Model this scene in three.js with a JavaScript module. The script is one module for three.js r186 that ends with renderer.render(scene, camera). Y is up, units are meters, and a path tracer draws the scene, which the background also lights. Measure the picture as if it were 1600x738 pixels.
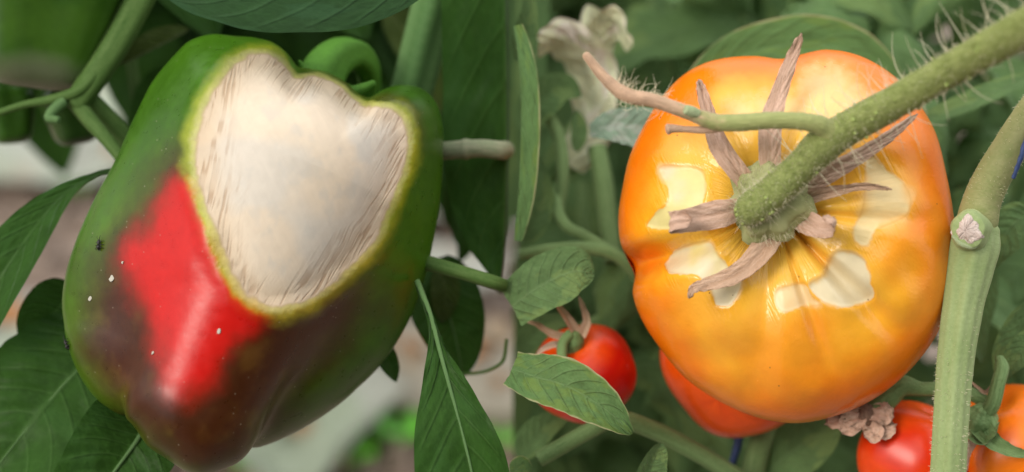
import * as THREE from 'three';
import { mergeGeometries } from 'three/addons/utils/BufferGeometryUtils.js';

// ------------------------------------------------------------------ camera, sky, sun, exposure
const S = 0.00015, D = 2667;                       // metres per unit, camera to fruit plane in units (0.4 m)
const scene = new THREE.Scene();
const camera = new THREE.PerspectiveCamera(2 * Math.atan(369 / D) * 180 / Math.PI, 1600 / 738, 0.02, 400);
camera.position.set(0, 0.72, 0);
camera.rotation.set(-40 * Math.PI / 180, 0, 0);
camera.updateMatrixWorld(true);
camera.focus = (D + 60) * S;
camera.userData.fStop = 5.6;
const renderer = new THREE.WebGLRenderer({ antialias: true });
renderer.toneMapping = THREE.LinearToneMapping;
renderer.toneMappingExposure = 1.25;
renderer.shadowMap.enabled = true;

{ // overcast sky
  const w = 128, h = 64, d = new Float32Array(w * h * 4);
  for (let j = 0; j < h; j++) for (let i = 0; i < w; i++) {
    const e = ((j + 0.5) / h - 0.5) * Math.PI, s = Math.sin(e);
    const az = (i / w) * Math.PI * 2;
    let l = s > 0 ? 0.62 + 0.95 * s + 0.05 * Math.sin(az * 3 + s * 5) * (1 - s) : 0.16;
    if (s < 0.03 && s > -0.03) l = 0.16 + (0.62 - 0.16) * (s + 0.03) / 0.06;
    const k = (j * w + i) * 4;
    d[k] = l * 1.0; d[k + 1] = l * 1.0; d[k + 2] = l * 1.0; d[k + 3] = 1;
  }
  const t = new THREE.DataTexture(d, w, h, THREE.RGBAFormat, THREE.FloatType);
  t.mapping = THREE.EquirectangularReflectionMapping; t.magFilter = THREE.LinearFilter; t.minFilter = THREE.LinearFilter;
  t.needsUpdate = true;
  scene.background = t; scene.environment = t;
}
const sun = new THREE.DirectionalLight(0xfff4e6, 1.5);
sun.position.set(-1.24, 1.76, 0.54); sun.target.position.set(0, 0.4, -0.3);
sun.castShadow = true; sun.shadow.radius = 44; sun.shadow.mapSize.set(2048, 2048);
Object.assign(sun.shadow.camera, { left: -1, right: 1, top: 1, bottom: -1, near: 0.1, far: 5 });
scene.add(sun, sun.target);

// ------------------------------------------------------------------ helpers
const PI = Math.PI, V3 = THREE.Vector3;
const V = (x, y, z) => new V3(x, y, z);
let seed = 1234567;
const rnd = () => { seed = (seed + 0x6D2B79F5) | 0; let t = Math.imul(seed ^ (seed >>> 15), 1 | seed); t = (t + Math.imul(t ^ (t >>> 7), 61 | t)) ^ t; return ((t ^ (t >>> 14)) >>> 0) / 4294967296; };
const rr = (a, b) => a + (b - a) * rnd();
const clamp = (x, a = 0, b = 1) => x < a ? a : x > b ? b : x;
const ss = (a, b, x) => { const t = clamp((x - a) / (b - a)); return t * t * (3 - 2 * t); };
const lerp = (a, b, t) => a + (b - a) * t;
const mix3 = (a, b, t) => [lerp(a[0], b[0], t), lerp(a[1], b[1], t), lerp(a[2], b[2], t)];
const lin = c => { const k = new THREE.Color(c); return [k.r, k.g, k.b]; };
const hsh = (x, y, z) => { let h = Math.imul(x | 0, 374761393) ^ Math.imul(y | 0, 668265263) ^ Math.imul(z | 0, 2147483647 ^ 0x5bd1e995); h = Math.imul(h ^ (h >>> 13), 1274126177); return ((h ^ (h >>> 16)) >>> 0) / 4294967296; };
function noise(x, y, z = 0) {
  const X = Math.floor(x), Y = Math.floor(y), Z = Math.floor(z);
  let u = x - X, v = y - Y, w = z - Z; u = u * u * (3 - 2 * u); v = v * v * (3 - 2 * v); w = w * w * (3 - 2 * w);
  const f = (k) => lerp(lerp(hsh(X, Y, k), hsh(X + 1, Y, k), u), lerp(hsh(X, Y + 1, k), hsh(X + 1, Y + 1, k), u), v);
  return w === 0 ? f(Z) : lerp(f(Z), f(Z + 1), w);
}
const fbm = (x, y, z = 0, o = 4) => { let s = 0, a = 0.5, n = 0; for (let i = 0; i < o; i++) { s += a * noise(x, y, z); n += a; a *= 0.5; x = x * 2.03 + 17.1; y = y * 2.03 + 5.3; z = z * 2.03 + (z ? 9.7 : 0); } return s / n; };

// picture-plane layout point (units, y down) at a distance z in front of the fruit plane, as a world point
const at = (x, y, z = 0) => { const f = (D - z) / D; return V((x - 800) * f, (369 - y) * f, -(D - z)).multiplyScalar(S).applyMatrix4(camera.matrixWorld); };
const fz = z => S * (D - z) / D;                   // metres per unit at that distance
const dirW = (x, y, z) => V(x, y, z).applyQuaternion(camera.quaternion).normalize();

const taken = {};
const numbered = n => { const k = taken[n] = (taken[n] ?? -1) + 1; return k ? `${n}_${String(k).padStart(3, '0')}` : n; };
function tag(o, label, category, group, kind) { o.userData = { label, category }; if (group) o.userData.group = group; if (kind) o.userData.kind = kind; return o; }
function thing(name, label, category, pos, group) { const g = new THREE.Group(); g.name = numbered(name); g.position.copy(pos); scene.add(g); return tag(g, label, category, group); }
function part(name, geo, mat, parent) { const m = new THREE.Mesh(geo, mat); m.name = name; m.castShadow = m.receiveShadow = true; parent.add(m); return m; }
function worldOrigin(o) { const p = V(0, 0, 0); while (o && o !== scene) { p.add(o.position); o = o.parent; } return p; }

// curve through points with eased radii, swept as a tube; r may depend on (t, angle)
function sweep(P, R, { seg = 40, rad = 12, shape = null, round0 = 0, round1 = 0, origin = V(0, 0, 0), flat = 1, nrm = null, uvUnit = false } = {}) {
  const c = new THREE.CatmullRomCurve3(P, false, 'centripetal');
  const n = P.length, Rc = t => { const x = t * (n - 1), i = Math.min(n - 2, Math.floor(x)); return lerp(R[i], R[i + 1], ss(0, 1, x - i) * 0.5 + (x - i) * 0.5); };
  const ts = [];
  if (round0) for (let k = 0; k < 6; k++) ts.push([0, k / 6]);
  for (let i = 0; i <= seg; i++) ts.push([i / seg, 1]);
  if (round1) for (let k = 5; k >= 0; k--) ts.push([1, k / 6]);
  const pos = [], uv = [], idx = []; let N = null, L = 0; if (!uvUnit) for (let i = 1; i < n; i++) L += P[i].distanceTo(P[i - 1]);
  ts.forEach(([t, q], j) => {
    const T = c.getTangent(t), p = c.getPoint(t);
    if (!N) { N = nrm ? nrm.clone() : (Math.abs(T.y) < 0.9 ? V(0, 1, 0) : V(1, 0, 0)); }
    N = N.addScaledVector(T, -N.dot(T)).normalize();
    const B = V(0, 0, 0).crossVectors(T, N);
    const r = Rc(t), k = q < 1 ? Math.sqrt(Math.max(0.0004, 1 - (1 - q) * (1 - q))) : 1;
    if (q < 1) p.addScaledVector(T, (t < 0.5 ? -1 : 1) * r * (1 - q) * (t < 0.5 ? round0 : round1));
    for (let i = 0; i <= rad; i++) {
      const a = i / rad * 2 * PI, s = r * k * (shape ? shape(t, a, p) : 1);
      pos.push(p.x - origin.x + s * (Math.cos(a) * N.x * flat + Math.sin(a) * B.x), p.y - origin.y + s * (Math.cos(a) * N.y * flat + Math.sin(a) * B.y), p.z - origin.z + s * (Math.cos(a) * N.z * flat + Math.sin(a) * B.z));
      uv.push(uvUnit ? t : t * L / 0.02, i / rad);
      if (j && i < rad) { const b = (j - 1) * (rad + 1) + i, d = b + rad + 1; idx.push(b, b + 1, d, b + 1, d + 1, d); }
    }
  });
  return finish(pos, uv, idx, rad + 1, ts.length);
}
function finish(pos, uv, idx, cols, rows, wrap = true) {
  const g = new THREE.BufferGeometry();
  g.setAttribute('position', new THREE.Float32BufferAttribute(pos, 3)); g.setAttribute('uv', new THREE.Float32BufferAttribute(uv, 2)); g.setIndex(idx);
  g.computeVertexNormals();
  if (wrap) { const n = g.attributes.normal; for (let j = 0; j < rows; j++) { const a = j * cols, b = a + cols - 1, x = n.getX(a) + n.getX(b), y = n.getY(a) + n.getY(b), z = n.getZ(a) + n.getZ(b), l = Math.hypot(x, y, z) || 1; n.setXYZ(a, x / l, y / l, z / l); n.setXYZ(b, x / l, y / l, z / l); } }
  return g;
}
// tube given in layout units: points [x, y, z, radius]
const tube = (pts, o = {}) => sweep(pts.map(p => at(p[0], p[1], p[2])), pts.map(p => p[3] * fz(p[2])), o);

// leaf blade along a spine
function leafGeo({ P, wA, wB = wA, prof = u => Math.pow(Math.sin(PI * Math.pow(u, 0.75)), 0.8), nrm, roll0 = 0, roll1 = 0, foldA = 0.25, foldB = foldA, curl = 0, wave = 0, waves = 4, lobes = 0, lobeN = 5, quilt = 0.01, nu = 44, nv = 8, sd = 0, origin = V(0, 0, 0) }) {
  const c = new THREE.CatmullRomCurve3(P, false, 'centripetal'), pos = [], uv = [], idx = [], W = Math.max(wA, wB);
  let N = nrm.clone();
  for (let j = 0; j <= nu; j++) {
    const u = j / nu, T = c.getTangent(u), p = c.getPoint(u);
    N.addScaledVector(T, -N.dot(T)).normalize();
    const n = N.clone().applyAxisAngle(T, lerp(roll0, roll1, u)), side = V(0, 0, 0).crossVectors(n, T);
    for (let i = -nv; i <= nv; i++) {
      const v = i / nv, av = Math.abs(v), A = v > 0, w = A ? wA : wB, f = A ? foldA : foldB;
      const lb = lobes ? 1 - lobes * Math.pow(Math.abs(Math.sin(PI * (u * lobeN + (A ? 0 : 0.35)))), 1.5) * ss(0.3, 1, av) : 1;
      const half = w * Math.max(0.001, prof(u)) * lb * (1 + 0.05 * (noise(u * 6 + sd, A ? 3 : 9) - 0.5));
      const ang = f - curl * av, s = half * av * (A ? 1 : -1);
      const up = half * av * Math.sin(ang) + wave * W * Math.sin(u * waves * 2 * PI + (A ? 0 : 1.7) + sd) * av * av * Math.sin(PI * u)
        + quilt * W * (Math.cos(2 * PI * 9 * (u - 0.22 * av)) * ss(0, 0.2, av) * 1.0 + 4 * (noise(u * 7 + sd * 3.1, v * 3 + sd) - 0.5));
      pos.push(p.x - origin.x + side.x * s * Math.cos(ang) + n.x * up, p.y - origin.y + side.y * s * Math.cos(ang) + n.y * up, p.z - origin.z + side.z * s * Math.cos(ang) + n.z * up);
      uv.push(u, v * 0.5 + 0.5);
      if (j && i < nv) { const a = (j - 1) * (2 * nv + 1) + i + nv, d = a + 2 * nv + 1; idx.push(a, a + 1, d, a + 1, d + 1, d); }
    }
  }
  return finish(pos, uv, idx, 2 * nv + 1, nu + 1, false);
}
function tex(w, h, f, srgb, rep) { // f(u, v) -> [r, g, b] linear 0..1 (stored sRGB for colour) or a number
  const d = new Uint8Array(w * h * 4), enc = x => x <= 0.0031308 ? x * 12.92 : 1.055 * Math.pow(x, 1 / 2.4) - 0.055;
  for (let j = 0; j < h; j++) for (let i = 0; i < w; i++) {
    const c = f((i + 0.5) / w, (j + 0.5) / h), k = (j * w + i) * 4;
    if (typeof c === 'number') d[k] = d[k + 1] = d[k + 2] = clamp(c) * 255;
    else for (let q = 0; q < 3; q++) d[k + q] = clamp(srgb ? enc(clamp(c[q])) : c[q]) * 255 + 0.5;
    d[k + 3] = 255;
  }
  const t = new THREE.DataTexture(d, w, h); t.magFilter = THREE.LinearFilter; t.minFilter = THREE.LinearMipmapLinearFilter;
  if (srgb) t.colorSpace = THREE.SRGBColorSpace;
  t.wrapS = t.wrapT = rep ? THREE.RepeatWrapping : THREE.ClampToEdgeWrapping; t.needsUpdate = true; return t;
}

// polygon smoothed by a closed curve, with a signed distance field (negative inside)
function smoothPoly(pts, m = 6) { const c = new THREE.CatmullRomCurve3(pts.map(p => V(p[0], p[1], 0)), true, 'centripetal'); return c.getPoints(pts.length * m).slice(0, -1).map(p => [p.x, p.y]); }
function sdField(pts, margin = 120, step = 2, m = 6) {
  const q = m ? smoothPoly(pts, m) : pts; let x0 = 1e9, y0 = 1e9, x1 = -1e9, y1 = -1e9;
  for (const [x, y] of q) { x0 = Math.min(x0, x); x1 = Math.max(x1, x); y0 = Math.min(y0, y); y1 = Math.max(y1, y); }
  x0 -= margin; y0 -= margin; x1 += margin; y1 += margin;
  const w = Math.ceil((x1 - x0) / step) + 1, h = Math.ceil((y1 - y0) / step) + 1, d = new Float32Array(w * h), n = q.length;
  for (let j = 0; j < h; j++) for (let i = 0; i < w; i++) {
    const px = x0 + i * step, py = y0 + j * step; let best = 1e18, ins = false;
    for (let a = 0, b = n - 1; a < n; b = a++) {
      const ax = q[a][0], ay = q[a][1], bx = q[b][0], by = q[b][1], ex = bx - ax, ey = by - ay, wx = px - ax, wy = py - ay;
      const t = clamp((wx * ex + wy * ey) / (ex * ex + ey * ey + 1e-9)), dx = wx - ex * t, dy = wy - ey * t; best = Math.min(best, dx * dx + dy * dy);
      if ((ay > py) !== (by > py) && px < (bx - ax) * (py - ay) / (by - ay) + ax) ins = !ins;
    }
    d[j * w + i] = Math.sqrt(best) * (ins ? -1 : 1);
  }
  return (x, y) => {
    const fx = (x - x0) / step, fy = (y - y0) / step; if (fx < 0 || fy < 0 || fx >= w - 1 || fy >= h - 1) return margin;
    const i = Math.floor(fx), j = Math.floor(fy), u = fx - i, v = fy - j, k = j * w + i;
    return lerp(lerp(d[k], d[k + 1], u), lerp(d[k + w], d[k + w + 1], u), v);
  };
}
// distance from a centre to a closed outline, by angle
function polar(outline, cx, cy, n = 720, m = 8) {
  const q = m ? smoothPoly(outline, m) : outline, R = new Float32Array(n);
  for (let k = 0; k < n; k++) {
    const a = k / n * 2 * PI, dx = Math.cos(a), dy = -Math.sin(a); let best = 0;
    for (let i = 0, j = q.length - 1; i < q.length; j = i++) {
      const ax = q[j][0] - cx, ay = q[j][1] - cy, ex = q[i][0] - cx - ax, ey = q[i][1] - cy - ay, den = dx * ey - dy * ex; if (Math.abs(den) < 1e-9) continue;
      const t = (ax * ey - ay * ex) / den, s = (ax * dy - ay * dx) / den; if (t > 0 && s >= 0 && s <= 1) best = Math.max(best, t);
    }
    R[k] = best;
  }
  return a => { let x = a / (2 * PI) * n; x = ((x % n) + n) % n; const i = Math.floor(x); return lerp(R[i], R[(i + 1) % n], x - i); };
}
const facing = p => { const o = new THREE.Object3D(); o.position.copy(p); o.up.copy(dirW(0, 1, 0)); o.lookAt(camera.position); return o.quaternion.clone(); };

// ------------------------------------------------------------------ materials
const leafMap = (base, vein, edge, sd, mott) => tex(512, 256, (u, v) => {
  const y = (v - 0.5) * 2, av = Math.abs(y), s = (u - 0.24 * Math.pow(av, 1.3) + (y > 0 ? 0.03 : 0)) * 8, d = Math.abs(s - Math.round(s)) / 8;
  const lat = (1 - ss(0.003, 0.009, d)) * (1 - ss(0.7, 1, av)), mid = 1 - ss(0.02, 0.05, av);
  const net = Math.pow(1 - Math.abs(2 * noise(u * 34 + sd, v * 18) - 1), 7), s2 = (u + 0.3 * av) * 26 + 1.5 * noise(u * 10, v * 8), lat2 = (1 - ss(0.02, 0.07, Math.abs(s2 - Math.round(s2)))) * ss(0.1, 0.3, av) * (1 - ss(0.8, 1, av));
  const m = fbm(u * 9 + sd, v * 5, 0, 4), f = fbm(u * 60, v * 30 + sd, 0, 3);
  let c = base.map((b, i) => b * (0.7 + 0.42 * m + 0.25 * (f - 0.5)));
  if (mott) c = mix3(c, mott, ss(0.55, 0.72, fbm(u * 5 + 31, v * 4 + sd * 7, 0, 3)) * 0.7);
  c = mix3(c, vein, (0.15 + 0.35 * m) * lat + 0.5 * mid * (1 - lat) + 0.16 * net + 0.12 * lat2);
  if (edge) c = mix3(c, edge, ss(0.92, 0.99, av + 0.12 * (fbm(u * 14 + sd, y > 0 ? 2 : 7, 0, 3) - 0.5)) * 0.9);
  return c;
}, true);
const leafBump = tex(512, 256, (u, v) => {
  const y = (v - 0.5) * 2, av = Math.abs(y), s = (u - 0.24 * Math.pow(av, 1.3) + (y > 0 ? 0.03 : 0)) * 8, d = Math.abs(s - Math.round(s)) / 8;
  return 0.55 + 0.25 * (noise(u * 34 + 3, v * 18) - 0.5) - 0.4 * (1 - ss(0.002, 0.02, d)) * (1 - ss(0.7, 1, av)) - 0.3 * (1 - ss(0.02, 0.07, av)) + 0.5 * (fbm(u * 30, v * 16, 0, 4) - 0.5);
});
function leafMat(map, color = 0xffffff, { coat = 0.09, coatR = 0.28, trans = 0.4, bump = 0.0006 } = {}) {
  return new THREE.MeshPhysicalMaterial({ map, color, roughness: 0.92, transmission: trans, thickness: 0, clearcoat: coat, clearcoatRoughness: coatR, bumpMap: leafBump, bumpScale: bump, side: THREE.DoubleSide, specularIntensity: 0.15 });
}
const mapPep = leafMap([0.036, 0.105, 0.014], [0.075, 0.17, 0.04], null, 3, [0.042, 0.118, 0.022]);
const mapPepE = leafMap([0.024, 0.07, 0.018], [0.05, 0.12, 0.045], null, 5, [0.03, 0.085, 0.03]);
const mapTom = leafMap([0.155, 0.27, 0.10], [0.20, 0.32, 0.14], null, 11, [0.22, 0.33, 0.11]);
const mapTomE = leafMap([0.145, 0.27, 0.09], [0.19, 0.32, 0.13], [0.45, 0.45, 0.24], 17, [0.19, 0.30, 0.07]);
const mapPale = leafMap([0.66, 0.70, 0.45], [0.74, 0.75, 0.56], [0.62, 0.56, 0.44], 23, [0.7, 0.62, 0.56]);
const mapBluish = leafMap([0.26, 0.37, 0.27], [0.30, 0.41, 0.30], null, 29, [0.44, 0.48, 0.42]);   // the one pale bluish leaf, with whitish blotches
const M = {
  pep: leafMat(mapPep), pepTop: leafMat(mapPepE, 0xffffff, { coat: 0.14, coatR: 0.2, trans: 0.3 }), pepOlive: leafMat(mapPep, new THREE.Color(2.0, 1.1, 1.6), { coat: 0.02 }),
  tom: leafMat(mapTom, 0xffffff, { coat: 0.03, coatR: 0.5 }), tomE: leafMat(mapTomE, 0xffffff, { coat: 0.05, coatR: 0.45, bump: 0.0005 }),
  tomPale: leafMat(mapPale, new THREE.Color(1.1, 1.08, 1.1), { coat: 0.03, trans: 0.12 }), tomBlue: leafMat(mapBluish, 0xffffff, { coat: 0.03 }),
};
const tiled = f => (u, v) => { const a = ss(0.6, 1, u), b = ss(0.6, 1, v); return lerp(lerp(f(u, v), f(u - 1, v), a), lerp(f(u, v - 1), f(u - 1, v - 1), a), b); };
const stemTex = (a, b, sd, long = 3, lines = 26) => tex(256, 256, (u, v) => { const f = tiled((x, y) => fbm(x * long + sd, y * lines, 0, 4))(u, v), g = tiled((x, y) => fbm(x * 40, y * 40 + sd, 0, 3))(u, v); return mix3(a, b, clamp(0.5 + 1.3 * (f - 0.5) + 0.8 * (g - 0.5))); }, true, true);
const fuzzBump = tex(256, 256, tiled((u, v) => fbm(u * 40, v * 40, 0, 3)), false, true);
const stemMat = (a, b, sd, o = {}) => new THREE.MeshPhysicalMaterial({ map: stemTex(a, b, sd, o.long, o.lines), roughness: 0.7, bumpMap: fuzzBump, bumpScale: o.bump ?? 0.0002, sheen: o.sheen ?? 0, sheenColor: new THREE.Color(0.75, 0.8, 0.5), sheenRoughness: 0.5, specularIntensity: o.spec ?? 0.4 });
M.pepStem = stemMat([0.05, 0.11, 0.02], [0.10, 0.17, 0.045], 2, { bump: 0.00005 });
M.pepStemPale = stemMat([0.07, 0.16, 0.045], [0.15, 0.27, 0.10], 4, { bump: 0, lines: 5, long: 0.6 });
M.pepTwig = stemMat([0.16, 0.21, 0.11], [0.30, 0.30, 0.20], 6, { bump: 0.0001 });
M.pepMidrib = stemMat([0.075, 0.15, 0.05], [0.11, 0.2, 0.07], 8, { bump: 0.00002 });
M.pepCalyx = stemMat([0.05, 0.15, 0.012], [0.09, 0.25, 0.025], 9, { bump: 0.00015, spec: 0.6, long: 1, lines: 14 });
M.truss = new THREE.MeshPhysicalMaterial({ map: tex(512, 512, (u, v) => { const f = tiled((x, y) => fbm(x * 14, y * 26, 0, 4))(u, v), g = noise(u * 70, v * 110), s = ss(0.78, 0.92, noise(u * 50 + 9, v * 80)); return mix3(mix3([0.15, 0.185, 0.05], [0.27, 0.31, 0.105], clamp(f * 1.5 - 0.3 + 0.5 * (g - 0.5))), [0.36, 0.38, 0.2], s * 0.55); }, true, true), roughness: 0.75, bumpMap: tex(512, 512, (u, v) => 0.6 * noise(u * 45, v * 70) + 0.4 * noise(u * 90, v * 140), false, true), bumpScale: 0.00025, sheen: 1, sheenColor: new THREE.Color(0.8, 0.82, 0.55), sheenRoughness: 0.45, specularIntensity: 0.3 });
M.calyxGreen = stemMat([0.24, 0.27, 0.10], [0.40, 0.40, 0.20], 13, { sheen: 1, bump: 0.0002, lines: 30, long: 6 });
M.vine = stemMat([0.22, 0.30, 0.11], [0.33, 0.41, 0.19], 14, { sheen: 0.9, bump: 0.00008, lines: 12, long: 1 });
M.vineBrown = stemMat([0.22, 0.25, 0.09], [0.31, 0.31, 0.14], 15, { sheen: 0.7, bump: 0.0001, lines: 10, long: 8 });
M.tomStem = stemMat([0.12, 0.2, 0.07], [0.2, 0.3, 0.12], 16, { sheen: 0.5, bump: 0.0002 });
M.tomStemPale = stemMat([0.3, 0.38, 0.2], [0.42, 0.48, 0.28], 18, { sheen: 0.4 });
M.dry = stemMat([0.48, 0.29, 0.18], [0.66, 0.46, 0.33], 20, { sheen: 0.4, bump: 0.00025, lines: 18 });
M.dryPink = stemMat([0.52, 0.32, 0.22], [0.70, 0.49, 0.38], 21, { sheen: 0.3, bump: 0.0002, lines: 16, long: 2 });
M.dryDark = stemMat([0.12, 0.07, 0.05], [0.3, 0.19, 0.13], 22, { bump: 0.0004 });
M.branchOlive = (() => new THREE.MeshPhysicalMaterial({ map: tex(512, 64, (u, v) => { const n = fbm(u * 40, v * 14, 0, 4); const c = mix3([0.22, 0.26, 0.08], [0.34, 0.36, 0.13], n); return mix3(c, [0.48 * (0.7 + 0.6 * n), 0.31 * (0.7 + 0.6 * n), 0.2 * (0.7 + 0.6 * n)], ss(0.42, 0.68, u + 0.2 * (n - 0.5))); }, true), roughness: 0.75, bumpMap: fuzzBump, bumpScale: 0.0002, sheen: 0.5, sheenColor: new THREE.Color(0.8, 0.7, 0.5) }))();
M.hair = new THREE.MeshStandardMaterial({ color: new THREE.Color(0.72, 0.66, 0.46), roughness: 0.5 });
M.gland = new THREE.MeshStandardMaterial({ color: new THREE.Color(0.30, 0.38, 0.10), roughness: 0.5 });
M.blue = new THREE.MeshStandardMaterial({ color: new THREE.Color(0.03, 0.06, 0.17), roughness: 0.6 });

// a leaf of a plant, laid out with spine points [x, y, z]
function leaf(parent, spine, wA, mat, o = {}) {
  const org = worldOrigin(parent), P = spine.map(p => at(...p)), zm = spine[Math.floor(spine.length / 2)][2];
  const g = leafGeo({ ...o, P, wA: (o.wA ?? wA) * fz(zm), wB: (o.wB ?? wA) * fz(zm), nrm: dirW(...(o.nrm ?? [0, 0.35, 1])), origin: org, sd: o.sd ?? rr(0, 40) });
  const m = part('leaf', g, mat, parent); if (o.label) m.userData.label = o.label;
  if (o.rib) {
    const n = dirW(...(o.nrm ?? [0, 0.35, 1])), R = P.map((_, i) => o.rib * fz(zm) * (1 - 0.75 * i / (P.length - 1)));
    part('midrib', sweep(P.map(p => p.clone().addScaledVector(n, o.rib * fz(zm) * 0.3)), R, { seg: 40, rad: 8, origin: org }), o.ribMat ?? M.pepMidrib, m);
  }
  return m;
}
function stem(parent, name, pts, mat, o = {}) { return part(name, tube(pts, { ...o, origin: worldOrigin(parent) }), mat, parent); }
const sizeUp = (u, a) => Math.pow(clamp(u / a), 0.8);
// ------------------------------------------------------------------ ground
const onGround = (x, y, h = 0) => { const o = camera.position, d = at(x, y, 0).sub(o).normalize(), t = (h - o.y) / d.y; return o.clone().addScaledVector(d, t); };
{
  const soilMap = tex(1024, 1024, (u, v) => { const P = 1, n = fbm(u * 7, v * 7, 0, 5), f = fbm(u * 90, v * 90, 0, 3), s = ss(0.7, 0.8, fbm(u * 45 + 9, v * 45, 0, 3)); let c = mix3([0.15, 0.105, 0.08], [0.33, 0.26, 0.215], clamp(n * 1.5 - 0.25 + 0.5 * (f - 0.5))); return mix3(c, [0.42, 0.36, 0.29], s * 0.8); }, true, true);
  const soilBump = tex(512, 512, (u, v) => fbm(u * 40, v * 40, 0, 5), false, true);
  soilMap.repeat.set(1, 1);
  const m = new THREE.MeshStandardMaterial({ map: soilMap, bumpMap: soilBump, bumpScale: 0.012, roughness: 0.95 });
  const g = new THREE.PlaneGeometry(160, 160, 1, 1); g.rotateX(-PI / 2); const uv = g.attributes.uv, p = g.attributes.position; for (let i = 0; i < p.count; i++) uv.setXY(i, p.getX(i) / 0.6, p.getZ(i) / 0.6);
  const ground = part('ground', g, m, scene); tag(ground, 'bare crumbly brown soil under the plants', 'soil', null, 'structure');
  // clods and crumbs
  const ico = new THREE.IcosahedronGeometry(1, 1); { const q = ico.attributes.position; for (let i = 0; i < q.count; i++) { const k = 0.75 + 0.5 * noise(q.getX(i) * 2 + 5, q.getY(i) * 2 + 5, q.getZ(i) * 2 + 5.5); q.setXYZ(i, q.getX(i) * k, q.getY(i) * k * 0.7, q.getZ(i) * k); } ico.computeVertexNormals(); }
  const N = 2600, cl = new THREE.InstancedMesh(ico, new THREE.MeshStandardMaterial({ color: 0xffffff, roughness: 0.95 }), N), o = new THREE.Object3D();
  for (let i = 0; i < N; i++) { const c = onGround(rr(-260, 1000), rr(-80, 860)); o.position.set(c.x, 0.001, c.z); o.rotation.set(rr(0, 6), rr(0, 6), rr(0, 6)); o.scale.setScalar(0.002 + 0.011 * Math.pow(rnd(), 3)); o.updateMatrix(); cl.setMatrixAt(i, o.matrix); const k = rr(0.6, 1.3); cl.setColorAt(i, new THREE.Color(0.25 * k, 0.19 * k, 0.15 * k)); }
  cl.name = 'soil_crumbs'; cl.castShadow = cl.receiveShadow = true; scene.add(cl); tag(cl, 'loose brown soil crumbs scattered on the ground', 'soil', null, 'stuff');
  // pale mulch film lying in crumpled strips
  const filmMat = new THREE.MeshPhysicalMaterial({ map: tex(512, 512, (u, v) => { const n = fbm(u * 6, v * 6, 0, 5), d = ss(0.55, 0.75, fbm(u * 12 + 7, v * 12, 0, 4)), gr = ss(0.5, 0.7, fbm(u * 4 + 40, v * 4, 0, 3)); let c = mix3([0.24, 0.25, 0.21], [0.40, 0.41, 0.36], n); c = mix3(c, [0.24, 0.31, 0.20], gr * 0.6); return mix3(c, [0.3, 0.24, 0.18], d * 0.6); }, true, true), roughness: 0.4, side: THREE.DoubleSide, bumpMap: soilBump, bumpScale: 0.003 });
  const film = (quad, label) => {
    const P = quad.map(q => onGround(...q)), nu = 70, nv = 40, pos = [], uv2 = [], idx = [], c = P[0].clone().add(P[1]).add(P[2]).add(P[3]).multiplyScalar(0.25); c.y = 0;
    for (let j = 0; j <= nv; j++) for (let i = 0; i <= nu; i++) {
      const u = i / nu, v = j / nv, a = P[0].clone().lerp(P[1], u), b = P[3].clone().lerp(P[2], u), q = a.lerp(b, v), e = Math.min(u, 1 - u, v, 1 - v) * 6;
      const jx = 0.05 * (fbm(q.x * 9, q.z * 9, 0, 3) - 0.5) * ss(1, 0, e), y = 0.012 + 0.03 * Math.pow(fbm(q.x * 7 + 3, q.z * 7, 0, 4), 1.5) + 0.012 * Math.abs(2 * noise(q.x * 22 + q.z * 9, q.z * 15) - 1);
      pos.push(q.x - c.x + jx, y, q.z - c.z + jx * 1.4); uv2.push(q.x / 0.4, q.z / 0.4); if (j && i < nu) { const k = (j - 1) * (nu + 1) + i, d = k + nu + 1; idx.push(k, d, k + 1, k + 1, d, d + 1); }
    }
    const m = part(numbered('mulch_film'), finish(pos, uv2, idx, nu + 1, nv + 1, false), filmMat, scene); m.position.copy(c); tag(m, label, 'mulch film', null, 'structure');
  };
  film([[-300, 120], [330, 110], [300, 300], [-300, 352]], 'crumpled pale mulch film on the soil beyond the narrow pepper leaf');
  film([[-300, 525], [110, 505], [230, 570], [-300, 700]], 'crumpled pale mulch film on the soil beside the broad pepper leaf');
  film([[215, 640], [560, 590], [650, 690], [500, 900]], 'crumpled pale mulch film on the soil under the tip of the bell pepper');
  film([[560, 250], [790, 230], [800, 400], [560, 380]], 'crumpled pale mulch film on the soil beyond the hanging pepper leaf');
  film([[610, 455], [800, 430], [800, 520], [600, 510]], 'narrow crumpled film strip on the soil near the fallen orange leaves');
  // weathered plank
  const wood = new THREE.MeshStandardMaterial({ map: tex(512, 128, (u, v) => { const n = fbm(u * 3, v * 30, 0, 4), k = fbm(u * 20, v * 60, 0, 3); return mix3([0.24, 0.21, 0.16], [0.42, 0.38, 0.3], clamp(n + 0.4 * (k - 0.5))); }, true), roughness: 0.9 });
  const a = onGround(530, 596), b = onGround(860, 628), L = a.distanceTo(b), pl = new THREE.Mesh(new THREE.BoxGeometry(L, 0.02, 0.07, 30, 1, 4), wood); { const q = pl.geometry.attributes.position; for (let i = 0; i < q.count; i++) q.setXYZ(i, q.getX(i) + 0.01 * (noise(q.getZ(i) * 120 + 4, 3) - 0.5), q.getY(i) + 0.003 * (noise(q.getX(i) * 30 + 50, q.getZ(i) * 60 + 9) - 0.5), q.getZ(i) + 0.004 * (noise(q.getX(i) * 25 + 90, 2) - 0.5)); pl.geometry.computeVertexNormals(); }
  pl.name = 'weathered_plank'; pl.position.copy(a).add(b).multiplyScalar(0.5); pl.position.y = 0.014; pl.rotation.y = -Math.atan2(b.z - a.z, b.x - a.x); pl.castShadow = pl.receiveShadow = true; scene.add(pl); tag(pl, 'weathered grey plank lying on the soil behind the bell pepper', 'plank');
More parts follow.
